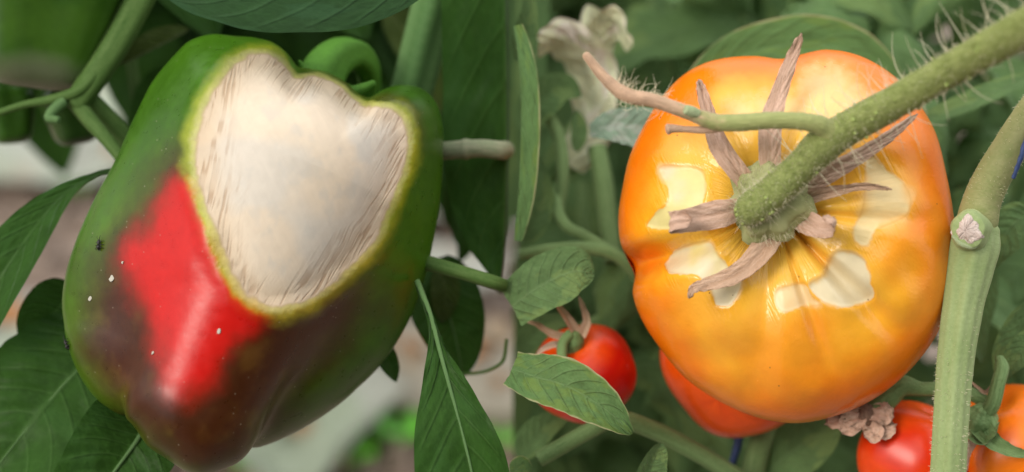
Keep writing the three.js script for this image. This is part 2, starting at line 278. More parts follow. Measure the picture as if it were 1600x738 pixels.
  // fallen leaves
  const dead = [[0.42, 0.2, 0.08], [0.36, 0.22, 0.12], [0.4, 0.3, 0.2]].map(c => new THREE.MeshStandardMaterial({ color: new THREE.Color(...c), roughness: 0.9, side: THREE.DoubleSide }));
  [[662, 545], [672, 556], [648, 562], [585, 545], [572, 532], [742, 522], [770, 545], [755, 610], [20, 505], [48, 515], [8, 492], [185, 215], [205, 225], [490, 690], [500, 720], [230, 238]].forEach(([x, y], i) => {
    const p = onGround(x, y, 0.016), a = rr(0, 6), Lf = rr(0.014, 0.03), d = V(Math.cos(a), 0.15, Math.sin(a)).multiplyScalar(Lf), q = leafGeo({ P: [V(0, 0, 0), d.clone().multiplyScalar(0.5).add(V(0, 0.008, 0)), d], wA: Lf * 0.32, nrm: V(0, 1, 0), foldA: 0.4, wave: 0.25, quilt: 0.05, nu: 16, nv: 4, sd: rr(0, 9) });
    const m = new THREE.Mesh(q, dead[i % 3]); m.name = numbered('fallen_leaf'); m.position.copy(p); m.castShadow = m.receiveShadow = true; scene.add(m); tag(m, 'small curled dead leaf lying on the soil', 'leaf', 'dead leaves on the soil');
  });
  // weeds
  const wm = [[0.16, 0.34, 0.05], [0.12, 0.28, 0.05]].map(c => new THREE.MeshPhysicalMaterial({ color: new THREE.Color(...c), map: mapTom, roughness: 0.9, transmission: 0.35, thickness: 0, side: THREE.DoubleSide })); wm.forEach(m => { m.color.multiplyScalar(9); });
  [[552, 712, 30, 3], [622, 676, 34, 4], [600, 660, 16, 2], [548, 628, 15, 2], [412, 730, 26, 3], [640, 640, 12, 2], [772, 600, 16, 3], [792, 540, 15, 2], [462, 592, 16, 2], [786, 690, 20, 3], [120, 300, 18, 3], [60, 260, 16, 2]].forEach(([x, y, r, n], i) => {
    const p = onGround(x, y, 0.005), k = r * S * 2.9, w = thing('weed_seedling', ['round leaved weed seedling on the pale film below the bell pepper tip', 'largest bright green weed seedling beside the edge of the pale film', 'two leaved weed seedling touching the largest weed seedling', 'tiny weed seedling at the edge of the weathered plank'][i] ?? 'bright green weed seedling sprouting from bare soil', 'weed', p, 'weeds on the soil');
    for (let j = 0; j < n; j++) { const a = j / n * 2 * PI + rr(0, 1), up = rr(0.35, 0.8), d = V(Math.cos(a), up, Math.sin(a)).normalize(), P = [V(0, 0.004, 0), d.clone().multiplyScalar(k * 0.5).add(V(0, k * 0.3, 0)), d.clone().multiplyScalar(k * 1.1).add(V(0, k * 0.4, 0)), d.clone().multiplyScalar(k * 1.9).add(V(0, k * 0.3, 0))];
      part('leaf', leafGeo({ P, wA: k * 0.75, nrm: V(0, 1, 0.6), prof: u => 0.05 + 0.95 * Math.pow(Math.sin(PI * ss(0.15, 1, u) * 0.98), 0.7) * ss(0.1, 0.3, u), foldA: 0.2, lobes: 0.15, nu: 24, nv: 5, sd: rr(0, 9) }), wm[i % 2], w); }
    part('stem', sweep([V(0, -0.004, 0), V(0.002, k * 0.4, 0)], [0.0014, 0.001], { seg: 6, rad: 6 }), M.tomStem, w);
  });
}
// ------------------------------------------------------------------ shared leaf shapes for the dense growth
const variants = { pep: [], tom: [] };
for (let i = 0; i < 4; i++) variants.pep.push(leafGeo({ P: [V(0, 0, 0), V(0.02, 0.06, 0.33), V(0, 0.03 - 0.05 * i, 0.7), V(0.03 * (i - 1), -0.16 - 0.05 * i, 1)], wA: 0.27, nrm: V(0, 1, 0), foldA: 0.2 + 0.08 * i, wave: 0.06, nu: 22, nv: 4, sd: i * 7 }));
for (let i = 0; i < 6; i++) variants.tom.push(leafGeo({ P: [V(0, 0, 0), V(0.03, 0.08, 0.33), V(-0.02, 0.03 - 0.04 * i, 0.7), V(0.05 * (i - 2), -0.22 - 0.06 * i, 1)], wA: 0.25 + 0.03 * (i % 3), nrm: V(0, 1, 0), foldA: 0.15 + 0.1 * (i % 4), curl: 0.5 * (i % 3), wave: 0.1, lobes: 0.22 + 0.05 * (i % 3), lobeN: 3 + i % 3, quilt: 0.02, nu: 30, nv: 5, sd: 50 + i * 7 }));
const proj = p => { const q = p.clone().applyMatrix4(camera.matrixWorldInverse); return [800 + q.x / -q.z * D, 369 - q.y / -q.z * D]; };
function scatterLeaf(parent, kind, x, y, z, size, mat, xMin, xMax, dir) {
  for (let tries = 0; tries < 8; tries++) {
    const o = new THREE.Mesh(variants[kind][Math.floor(rnd() * variants[kind].length)], mat); o.name = 'leaf'; o.castShadow = o.receiveShadow = true;
    const p = at(x, y, z), k = size * fz(z), d = dir ? dir() : V(rr(-1, 1), rr(-0.7, 0.15), rr(-0.5, 1)).normalize(), up = V(rr(-0.4, 0.4), 1, rr(-0.2, 0.7)).normalize(), X = V(0, 0, 0).crossVectors(up, d).normalize(), Y = V(0, 0, 0).crossVectors(d, X);
    const m = new THREE.Matrix4().makeBasis(X, Y, d); o.quaternion.setFromRotationMatrix(m); o.scale.setScalar(k); o.position.copy(p).sub(worldOrigin(parent));
    let ok = true; for (const [a, b] of [[0, 0], [0, 1], [0.27, 0.5], [-0.27, 0.5]]) { const w = p.clone().addScaledVector(X, a * k).addScaledVector(d, b * k), s = proj(w)[0]; if (s < xMin || s > xMax) ok = false; }
    if (ok) { parent.add(o); return o; }
  }
}
// ------------------------------------------------------------------ pepper plant
const pepperPlant = thing('pepper_plant', 'pepper plant with dark glossy leaves and forked green branches around the bell peppers', 'plant', onGround(330, 120));
{
  const P = pepperPlant, five = (t, a) => 1 + 0.06 * Math.cos(5 * a);
  // branches
  stem(P, 'branch', [[262, -90, -370, 24], [222, -10, -350, 23], [178, 72, -335, 22], [140, 130, -325, 21], [118, 162, -320, 19]], M.pepStem, { seg: 40, rad: 20, shape: five, round1: 0.6 });
  stem(P, 'branch', [[168, 60, -345, 9], [150, 110, -318, 11], [122, 142, -305, 10], [80, 156, -300, 8], [36, 164, -295, 6], [-30, 186, -290, 5]], M.pepStem, { seg: 40, rad: 12 });
  stem(P, 'branch', [[116, 158, -320, 14], [140, 188, -315, 13], [168, 220, -305, 11], [200, 262, -300, 10], [240, 330, -310, 10]], M.pepStem, { seg: 30, rad: 14, shape: five });
  stem(P, 'branch', [[132, 150, -350, 16], [170, 186, -370, 15], [210, 235, -390, 14], [270, 330, -420, 14]], M.pepStem, { seg: 30, rad: 14, shape: five });
  stem(P, 'calyx_stub', [[100, 158, -300, 9], [84, 172, -290, 9], [76, 184, -284, 8], [90, 188, -280, 6]], M.pepMidrib, { seg: 16, rad: 10, round1: 0.6 });
  stem(P, 'branch', [[706, -90, -440, 34], [684, -10, -440, 33], [662, 70, -445, 31], [640, 150, -450, 30], [600, 240, -470, 30], [540, 360, -560, 30], [470, 420, -1200, 34], [430, 440, -3000, 50], [420, 450, -4700, 60]], M.pepStemPale, { seg: 50, rad: 40, shape: (t, a) => 1 + 0.12 * Math.cos(4 * a + 0.9) });
  stem(P, 'branch', [[660, 238, -330, 14], [705, 235, -300, 15], [750, 232, -290, 14.5], [782, 235, -300, 15], [789, 234, -350, 14], [786, 236, -640, 14]], M.pepTwig, { seg: 60, rad: 18, shape: (t, a, p) => 1 + 0.12 * (fbm(p.x * 300, p.y * 300, 2, 3) - 0.5) + 0.16 * Math.exp(-Math.pow((t - 0.3) / 0.02, 2)) });
  stem(P, 'branch', [[640, 404, -240, 12], [680, 414, -215, 12], [730, 428, -205, 11], [775, 442, -210, 11], [787, 446, -260, 10], [784, 450, -520, 10]], M.pepStem, { seg: 36, rad: 16, shape: five });
  stem(P, 'tendril', [[712, 584, -400, 2], [740, 584, -380, 2.6], [766, 578, -360, 2.8], [786, 564, -350, 3], [792, 530, -350, 3]], M.pepStem, { seg: 24, rad: 8 });
  stem(P, 'branch', [[200, 60, -640, 9], [214, 150, -620, 10], [236, 240, -600, 10], [262, 330, -600, 10]], M.pepStem, { seg: 20, rad: 10 });
  // leaves that can be told apart
  leaf(P, [[690, -60, -170], [560, -22, -80], [420, -12, -20], [300, -28, 20], [222, -70, 40]], 74, M.pepTop, { nrm: [0.0, 0.12, 1], wB: 70, roll0: -0.1, roll1: 0.2, foldA: 0.1, wave: 0.05, label: 'broad glossy dark leaf above the pepper', prof: u => Math.pow(Math.sin(PI * Math.pow(u, 0.85)), 0.55) });
  leaf(P, [[782, -140, -330], [789, 0, -340], [791, 150, -350], [790, 300, -350], [786, 400, -350], [781, 456, -350]], 104, M.pep, { nrm: [-0.15, 0.2, 1], wA: 60, wB: 100, foldA: -1.62, foldB: 0.06, quilt: 0.012, prof: u => 0.02 + 0.98 * Math.pow(1 - ss(0.5, 1.02, u), 0.8), wave: 0.03, label: 'large bluish green hanging leaf' });
  leaf(P, [[194, 266, -300], [160, 270, -290], [116, 292, -275], [70, 336, -255], [20, 404, -235], [-50, 520, -220]], 52, M.pep, { nrm: [0.5, 0.55, 0.7], foldA: 0.3, prof: u => 0.1 + 0.9 * ss(0.22, 0.9, u), label: 'narrow arching leaf' });
  leaf(P, [[122, 452, -330], [96, 478, -325], [66, 508, -320], [46, 548, -320]], 50, M.pep, { nrm: [0.3, 0.3, 1], prof: u => Math.pow(Math.sin(PI * Math.pow(u, 0.7) * 0.98), 0.55) });
  leaf(P, [[190, 520, -310], [120, 580, -270], [50, 660, -240], [-50, 790, -220]], 120, M.pep, { nrm: [-0.1, 0.35, 1], foldA: 0.15, prof: u => Math.pow(Math.sin(PI * (0.12 + 0.7 * u)), 0.7), rib: 2.5, quilt: 0.022, label: 'broad mid green leaf' });
  leaf(P, [[250, 610, -230], [222, 676, -190], [190, 722, -170], [130, 800, -150]], 76, M.pep, { nrm: [0.2, 0.3, 1], foldA: 0.32, prof: u => Math.pow(Math.sin(PI * (0.2 + 0.6 * u)), 0.6), rib: 6, wB: 92, quilt: 0.02 });
  leaf(P, [[652, 440, -170], [672, 492, -120], [690, 560, -70], [712, 640, -40], [735, 730, -20], [752, 820, -20]], 100, M.pep, { nrm: [0.1, 0.25, 1], wA: 60, wB: 96, foldA: 0.2, foldB: 0.22, prof: u => 0.06 + 0.1 * u + 0.84 * ss(0.22, 0.85, u), wave: 0.06, rib: 5, quilt: 0.02, label: 'broad leaf widening from a winged stalk' });
  leaf(P, [[672, 408, -420], [694, 470, -400], [712, 530, -400], [724, 590, -410]], 58, M.pep, { nrm: [0.15, 0.1, 1], foldA: 0.12, prof: u => Math.pow(Math.sin(PI * (0.1 + 0.9 * Math.pow(u, 0.8))), 0.6), rib: 2 });
  leaf(P, [[682, 420, -410], [696, 450, -385], [694, 480, -385], [690, 506, -390]], 24, M.pepOlive, { nrm: [0, 0.2, 1] });
  leaf(P, [[582, 520, -320], [600, 552, -310], [612, 578, -310], [619, 598, -312]], 17, M.pep, { nrm: [0.2, 0.1, 1] });
  leaf(P, [[296, 46, -470], [250, 70, -460], [208, 92, -450], [164, 112, -450]], 32, M.pepOlive, { nrm: [0, 0.8, 0.6], foldA: 0.5 });
  leaf(P, [[262, 106, -560], [240, 140, -560], [222, 190, -560], [206, 240, -570]], 26, M.pep, { nrm: [0.4, 0.2, 1] });
  leaf(P, [[716, 335, -700], [722, 360, -690], [726, 384, -690], [716, 412, -690]], 19, M.pep, { nrm: [0.2, 0.4, 1] });
  leaf(P, [[690, 250, -600], [702, 280, -590], [700, 330, -590], [712, 372, -600]], 12, M.pep, { nrm: [0.2, 0.4, 1] });
  leaf(P, [[600, 10, -700], [640, 60, -690], [668, 120, -690], [684, 190, -700]], 40, M.pepOlive, { nrm: [0.2, 0.6, 1] });
  // dense growth behind, with unseen leaves above the view added to shade it
  for (let i = 0; i < 46; i++) scatterLeaf(P, 'pep', rr(170, 790), rr(-110, 100), rr(-2300, -1350), rr(230, 340), M.pep, 140, 799);
  for (let i = 0; i < 22; i++) scatterLeaf(P, 'pep', rr(-160, 240), rr(-180, 0), rr(-2000, -1150), rr(220, 330), M.pep, -900, 330);
  for (let i = 0; i < 130; i++) scatterLeaf(P, 'pep', rr(-300, 760), rr(-1000, -230), rr(-2400, -420), rr(330, 480), M.pep, -900, 900, () => V(rr(-1, 1), rr(-0.4, 0.1), rr(-1, 1)).normalize());
}
// ------------------------------------------------------------------ tomato plants
{
  const front = thing('tomato_plant', 'tomato plant with pale edged leaves close around the orange tomato', 'plant', onGround(1250, 420)), P = front;
  const bl = u => Math.pow(Math.sin(PI * Math.pow(u, 0.8)), 0.6);
  leaf(P, [[802, 40, -260], [812, 110, -250], [814, 210, -250], [810, 300, -250], [803, 376, -255]], 30, M.tomE, { nrm: [0, 0.2, 1], wA: 30, wB: 12, foldA: 0.05, foldB: -1.6, prof: u => Math.pow(Math.sin(PI * (0.08 + 0.86 * u)), 0.5), quilt: 0.02, label: 'upright leaf with a yellowed margin' });
  leaf(P, [[800, 480, -230], [828, 458, -215], [862, 438, -205], [900, 424, -200], [928, 428, -205]], 46, M.tom, { nrm: [0.1, 0.5, 1], prof: u => Math.pow(Math.sin(PI * (0.24 + 0.74 * Math.pow(u, 1.5))), 0.6), quilt: 0.02, foldA: 0.12, label: 'blunt green leaf' });
  leaf(P, [[800, 578, -120], [840, 590, -100], [890, 606, -85], [940, 636, -80], [988, 678, -85]], 52, M.tomE, { nrm: [-0.1, 0.5, 1], wA: 44, wB: 46, prof: u => Math.pow(Math.sin(PI * (0.2 + 0.79 * Math.pow(u, 1.25))), 0.75), foldA: 0.2, quilt: 0.035, label: 'pointed green leaf with a pale margin across the red tomato' });
  leaf(P, [[1060, 190, -470], [1140, 100, -450], [1240, 70, -440], [1330, 82, -440], [1400, 140, -450]], 46, M.tomE, { nrm: [0, 0.2, 1], prof: u => Math.pow(Math.sin(PI * (0.08 + 0.84 * u)), 0.5), quilt: 0.02, label: 'mottled leaf with a pale margin behind the orange tomato' });
  leaf(P, [[890, 260, -600], [922, 200, -590], [926, 140, -580], [908, 88, -560], [876, 64, -540], [842, 76, -525]], 42, M.tomPale, { nrm: [0.1, 0.7, 1], prof: u => 0.25 + 0.75 * Math.pow(Math.sin(PI * (0.1 + 0.8 * u)), 0.7), wave: 0.3, waves: 3, quilt: 0.05, foldA: 0.2, curl: 0.5, label: 'bleached curling leaf' });
  leaf(P, [[938, 130, -600], [934, 70, -590], [942, 36, -570], [962, 32, -555], [984, 76, -550]], 34, M.tomPale, { nrm: [0.1, 0.7, 1], wave: 0.3, quilt: 0.05, foldA: 0.5, curl: 0.6, prof: u => 0.3 + 0.7 * Math.sin(PI * (0.1 + 0.8 * u)), label: 'bleached curling leaf tip' });
  leaf(P, [[928, 250, -620], [930, 190, -615], [932, 140, -610], [936, 90, -600]], 26, M.tomPale, { nrm: [0, 0.3, 1], prof: u => 0.7 });
  leaf(P, [[900, 238, -520], [905, 200, -520], [900, 170, -520]], 14, M.tom, { nrm: [0.2, 0.3, 1] });
  leaf(P, [[922, 205, -360], [955, 200, -350], [1000, 205, -345], [1060, 214, -345]], 46, M.tomBlue, { nrm: [0, 0.6, 1], wA: 42, wB: 40, prof: u => Math.pow(Math.sin(PI * (0.05 + 0.5 * u)), 0.7), quilt: 0.03, label: 'pale bluish folded leaf' });
  leaf(P, [[1620, 118, -420], [1560, 140, -410], [1500, 166, -410], [1430, 192, -420]], 20, M.tom, { nrm: [0, 0.6, 1], prof: u => 0.5 + 0.4 * Math.sin(PI * u) });
  leaf(P, [[1010, 760, -190], [1016, 730, -170], [1026, 708, -165], [1034, 692, -165]], 34, M.tom, { nrm: [0.2, 0.4, 1], prof: u => Math.pow(1 - u, 0.5), foldA: 0.5 });
  leaf(P, [[800, 745, -200], [815, 728, -190], [832, 735, -190]], 16, M.tomE, { nrm: [0, 0.6, 1] });
  leaf(P, [[1620, 330, -300], [1585, 350, -290], [1560, 385, -290], [1540, 430, -300]], 34, M.tom, { nrm: [0.2, 0.4, 1], foldA: 0.3, quilt: 0.03 });
  leaf(P, [[1610, 470, -280], [1590, 520, -280], [1570, 560, -280], [1566, 610, -280]], 30, M.tom, { nrm: [0.2, 0.3, 1] });
  leaf(P, [[1640, 520, -220], [1606, 540, -210], [1584, 566, -210], [1578, 590, -210]], 24, M.tom, { nrm: [0.1, 0.5, 1], foldA: 0.4 });
  leaf(P, [[1540, 400, -420], [1530, 450, -420], [1524, 510, -420], [1536, 570, -420]], 30, M.tom, { nrm: [0.1, 0.2, 1] });
  leaf(P, [[1180, 760, -420], [1230, 712, -410], [1280, 680, -410], [1320, 650, -410]], 46, M.tom, { nrm: [0, 0.5, 1] });
  leaf(P, [[806, 95, -420], [822, 60, -410], [830, 20, -400], [822, -40, -400]], 22, M.tom, { nrm: [0, 0.5, 1], wB: 16, foldA: 0.3 });
  leaf(P, [[812, 560, -460], [830, 530, -450], [856, 508, -450], [900, 500, -460]], 24, M.tom, { nrm: [0, 0.5, 1] });
  leaf(P, [[812, 720, -420], [834, 690, -410], [862, 664, -410], [900, 640, -420]], 30, M.tom, { nrm: [0, 0.4, 1], wB: 20 });
  leaf(P, [[812, 380, -480], [834, 350, -470], [850, 310, -470], [846, 250, -480]], 26, M.tom, { nrm: [0, 0.4, 1], wB: 24 });
  leaf(P, [[820, 200, -520], [846, 160, -510], [880, 140, -505], [910, 150, -505]], 36, M.tom, { nrm: [0, 0.4, 1], wB: 30 });
  leaf(P, [[838, -60, -820], [832, 30, -810], [828, 110, -800], [832, 200, -800]], 30, M.tom, { nrm: [0, 0.4, 1], wB: 30, prof: u => 0.9 });
  leaf(P, [[830, 440, -820], [826, 520, -810], [826, 600, -800], [832, 690, -800]], 26, M.tom, { nrm: [0, 0.4, 1], wB: 26, prof: u => 0.9 });
  leaf(P, [[815, -80, -900], [806, 60, -900], [804, 200, -900], [808, 340, -900]], 28, M.tom, { nrm: [0, 0.4, 1], prof: u => 0.9 });
  leaf(P, [[824, 400, -900], [822, 520, -900], [820, 620, -900], [824, 780, -900]], 21, M.tom, { nrm: [0, 0.4, 1], prof: u => 0.95 });
  // stems
  stem(P, 'stem', [[812, 398, -420, 9], [860, 390, -410, 10], [920, 388, -400, 11], [958, 396, -395, 11], [990, 424, -400, 10], [1020, 470, -420, 10]], M.tomStem, { seg: 30, rad: 12 });
  stem(P, 'stem', [[958, 396, -400, 9], [920, 372, -410, 9], [884, 352, -430, 9], [866, 300, -520, 9]], M.tomStem, { seg: 24, rad: 12 });
  stem(P, 'stem', [[850, 170, -520, 9], [872, 210, -520, 10], [880, 270, -510, 10], [872, 330, -500, 9]], M.tomStem, { seg: 24, rad: 12 });
  stem(P, 'stem', [[932, 230, -560, 15], [944, 290, -540, 15], [950, 350, -520, 14], [958, 410, -500, 14]], M.tomStem, { seg: 24, rad: 14 });
  stem(P, 'cut_stem', [[842, 718, -230, 13], [870, 702, -230, 13], [920, 674, -240, 13], [960, 655, -260, 14], [1020, 672, -300, 14], [1080, 702, -320, 14], [1150, 745, -330, 14], [1220, 800, -330, 14]], M.tomStem, { seg: 60, rad: 16, round0: 0.1 });
  stem(P, 'stem', [[1200, 660, -420, 17], [1186, 700, -410, 18], [1172, 760, -400, 18]], M.tomStem, { seg: 16, rad: 14 });
  stem(P, 'stem', [[1150, 510, -520, 10], [1060, 470, -520, 10], [960, 490, -520, 9], [880, 524, -520, 8], [812, 540, -520, 8]], M.tomStem, { seg: 30, rad: 10 });
  const tw = thing('blue_twine', 'blue twine hanging under the plain orange tomato', 'twine', at(1152, 700, -420));
  part('strand', tube([[1158, 670, -420, 6], [1152, 700, -415, 7], [1144, 726, -415, 6], [1130, 770, -415, 6]], { seg: 20, rad: 8, flat: 1.4, origin: tw.position }), M.blue, tw);
  // dense growth behind
  const zones = [['tomato plant with blurred leaves behind the withered side branch', 1020, 250, 800, 1240, -150, 420, 120], ['tomato plant with blurred leaves behind the thick truss stalk', 1450, 200, 1180, 1720, -150, 420, 120], ['tomato plant with blurred leaves behind the red tomatoes', 1200, 650, 800, 1720, 360, 860, 140]];
  for (const [label, bx, by, x0, x1, y0, y1, n] of zones) {
    const g = thing('tomato_plant', label, 'plant', onGround(bx, by));
    for (let i = 0; i < n; i++) { const near = i < n * 0.3, y = rr(y0, y1), edge = i % 7 === 0 && x0 < 900; const x = edge ? rr(790, 850) : rr(x0 + 20, x1), z = near && !edge ? rr(-900, -600) : rr(-1900, -900), clear = x > 780 && x < 1040 && y < 290; scatterLeaf(g, 'tom', x, y, clear ? Math.min(z, rr(-1900, -1350)) : z, rr(150, 290), M.tom, y < 240 ? 735 : 798, 3000); }
    for (let i = 0; i < 7; i++) { const x = rr(x0 + 60, x1), y = rr(y0, y1), z = rr(-1300, -700), dx = rr(-120, 120), w = rr(5, 10); if (x + dx < 830) continue; stem(g, 'stem', [[x, y, z, w], [x + dx * 0.4 + rr(-20, 20), y + 90, z + 30, w], [x + dx, y + 240, z, w]], M.tomStem, { seg: 16, rad: 8 }); }
  }
}
// ------------------------------------------------------------------ unseen leaf screen added behind the camera, darkens what the skins mirror
{
  const N = 3200, im = new THREE.InstancedMesh(variants.pep[1], M.pep, N), o = new THREE.Object3D();
  for (let i = 0; i < N; i++) { o.position.set(rr(-0.7, 2.4), rr(0.1, 2.0), rr(0.75, 1.25)); o.rotation.set(rr(-0.6, 0.9), rr(0, 6.3), rr(-0.5, 0.5)); o.scale.setScalar(rr(0.11, 0.18)); o.updateMatrix(); im.setMatrixAt(i, o.matrix); }
  im.name = 'unseen_leaf_screen'; im.castShadow = im.receiveShadow = true; scene.add(im); tag(im, 'unseen green leaf screen added behind the camera to darken reflections', 'foliage', null, 'stuff');
}
// ------------------------------------------------------------------ fruit bodies
// grid of points -> mesh pieces: faces are dealt to named pieces by pick(centre)
function fruitPieces(grid, nt, np, pick) {
  const pos = [], uv = [], idx = [];
  for (let j = 0; j <= np; j++) for (let i = 0; i <= nt; i++) { const p = grid[j * (nt + 1) + i]; pos.push(p.x, p.y, p.z); uv.push(i / nt, j / np); if (j && i < nt) { const a = (j - 1) * (nt + 1) + i, d = a + nt + 1; idx.push(a, d, a + 1, a + 1, d, d + 1); } }
  const g = finish(pos, uv, idx, nt + 1, np + 1);
  if (!pick) return { skin: g };
  const out = {};
  for (let k = 0; k < idx.length; k += 3) { const a = grid[idx[k]], b = grid[idx[k + 1]], c = grid[idx[k + 2]]; const n = pick((a.x + b.x + c.x) / 3, (a.y + b.y + c.y) / 3, (a.z + b.z + c.z) / 3); (out[n] ??= []).push(idx[k], idx[k + 1], idx[k + 2]); }
  for (const n in out) { // compact copy of each piece, keeping the common normals
    const map = new Map(), P = [], N = [], U = [], I = [];
    for (const v of out[n]) { if (!map.has(v)) { map.set(v, map.size); P.push(pos[3 * v], pos[3 * v + 1], pos[3 * v + 2]); N.push(g.attributes.normal.getX(v), g.attributes.normal.getY(v), g.attributes.normal.getZ(v)); U.push(uv[2 * v], uv[2 * v + 1]); } I.push(map.get(v)); }
    const q = new THREE.BufferGeometry(); q.setAttribute('position', new THREE.Float32BufferAttribute(P, 3)); q.setAttribute('normal', new THREE.Float32BufferAttribute(N, 3)); q.setAttribute('uv', new THREE.Float32BufferAttribute(U, 2)); q.setIndex(I); out[n] = q;
  }
  return out;
}
const onGrid = (grid, nt, np) => (u, v) => { const x = clamp(u) * nt, y = clamp(v) * np, i = Math.min(nt - 1, Math.floor(x)), j = Math.min(np - 1, Math.floor(y)), a = x - i, b = y - j, w = nt + 1, p = grid[j * w + i], q = grid[j * w + i + 1], r = grid[j * w + w + i], s = grid[j * w + w + i + 1]; return [lerp(lerp(p.x, q.x, a), lerp(r.x, s.x, a), b), lerp(lerp(p.y, q.y, a), lerp(r.y, s.y, a), b), lerp(lerp(p.z, q.z, a), lerp(r.z, s.z, a), b)]; };
const scaleGrid = (grid, s) => grid.map(p => p.clone().multiplyScalar(s));
// signed distance to a tapered capsule
function capsule(p, a, b, ra, rb) { const bx = b.x - a.x, by = b.y - a.y, bz = b.z - a.z, px = p.x - a.x, py = p.y - a.y, pz = p.z - a.z, t = clamp((px * bx + py * by + pz * bz) / (bx * bx + by * by + bz * bz)); return Math.hypot(px - bx * t, py - by * t, pz - bz * t) - lerp(ra, rb, t); }
const smin = (a, b, k) => { const h = Math.max(k - Math.abs(a - b), 0) / k; return Math.min(a, b) - h * h * k * 0.25; };
// a lobed body: rays from its middle to the blended lobes, poles on its axis
function lobedGrid(lobes, k, axis, mid, nt, np, limit = 420) {
  const A = axis.clone().normalize(), X = V(0, 0, 1).addScaledVector(A, -A.z).normalize(), Y = V(0, 0, 0).crossVectors(A, X), grid = [], p = V(0, 0, 0);
  const f = () => { let d = 1e9; for (const l of lobes) d = d > 1e8 ? capsule(p, l[0], l[1], l[2], l[3]) : smin(d, capsule(p, l[0], l[1], l[2], l[3]), k(p)); return d; };
  for (let j = 0; j <= np; j++) for (let i = 0; i <= nt; i++) {
    if (i === nt) { grid.push(grid[grid.length - nt].clone()); continue; }
    const ph = lerp(0.004, PI - 0.004, j / np), th = i / nt * 2 * PI + PI, d = V(0, 0, 0).addScaledVector(A, Math.cos(ph)).addScaledVector(X, Math.sin(ph) * Math.cos(th)).addScaledVector(Y, Math.sin(ph) * Math.sin(th));
    let lo = 20, hi = limit; for (let s = 0; s < 18; s++) { const m = (lo + hi) / 2; p.copy(mid).addScaledVector(d, m); if (f() > 0) hi = m; else lo = m; }
    grid.push(p.copy(mid).addScaledVector(d, lo).clone());
  }
  return grid;
}
// stretch a body sideways so that its outline seen along its own front axis follows R(angle)
function fitOutline(grid, R, from = 0.45) {
  const n = 240, m = new Float32Array(n);
  for (const p of grid) { const k = Math.floor(((Math.atan2(p.y, p.x) / (2 * PI) + 1) % 1) * n), r = Math.hypot(p.x, p.y); if (r > m[k]) m[k] = r; }
  const s = new Float32Array(n); for (let k = 0; k < n; k++) { let t = 0; for (let d = -2; d <= 2; d++) t += m[(k + d + n) % n]; s[k] = t / 5; }
  for (const p of grid) { const a = Math.atan2(p.y, p.x), x = ((a / (2 * PI) + 1) % 1) * n - 0.5, i = Math.floor(x), q = lerp(s[(i + n) % n], s[(i + 1) % n], x - i), r = Math.hypot(p.x, p.y), w = ss(from, 0.98, r / q), k = lerp(1, R((a + 2 * PI) % (2 * PI)) / q, w); p.x *= k; p.y *= k; }
}
function gridNormals(grid, nt, np) { const g = fruitPieces(grid, nt, np).skin, n = g.attributes.normal; return grid.map((_, i) => V(n.getX(i), n.getY(i), n.getZ(i))); }

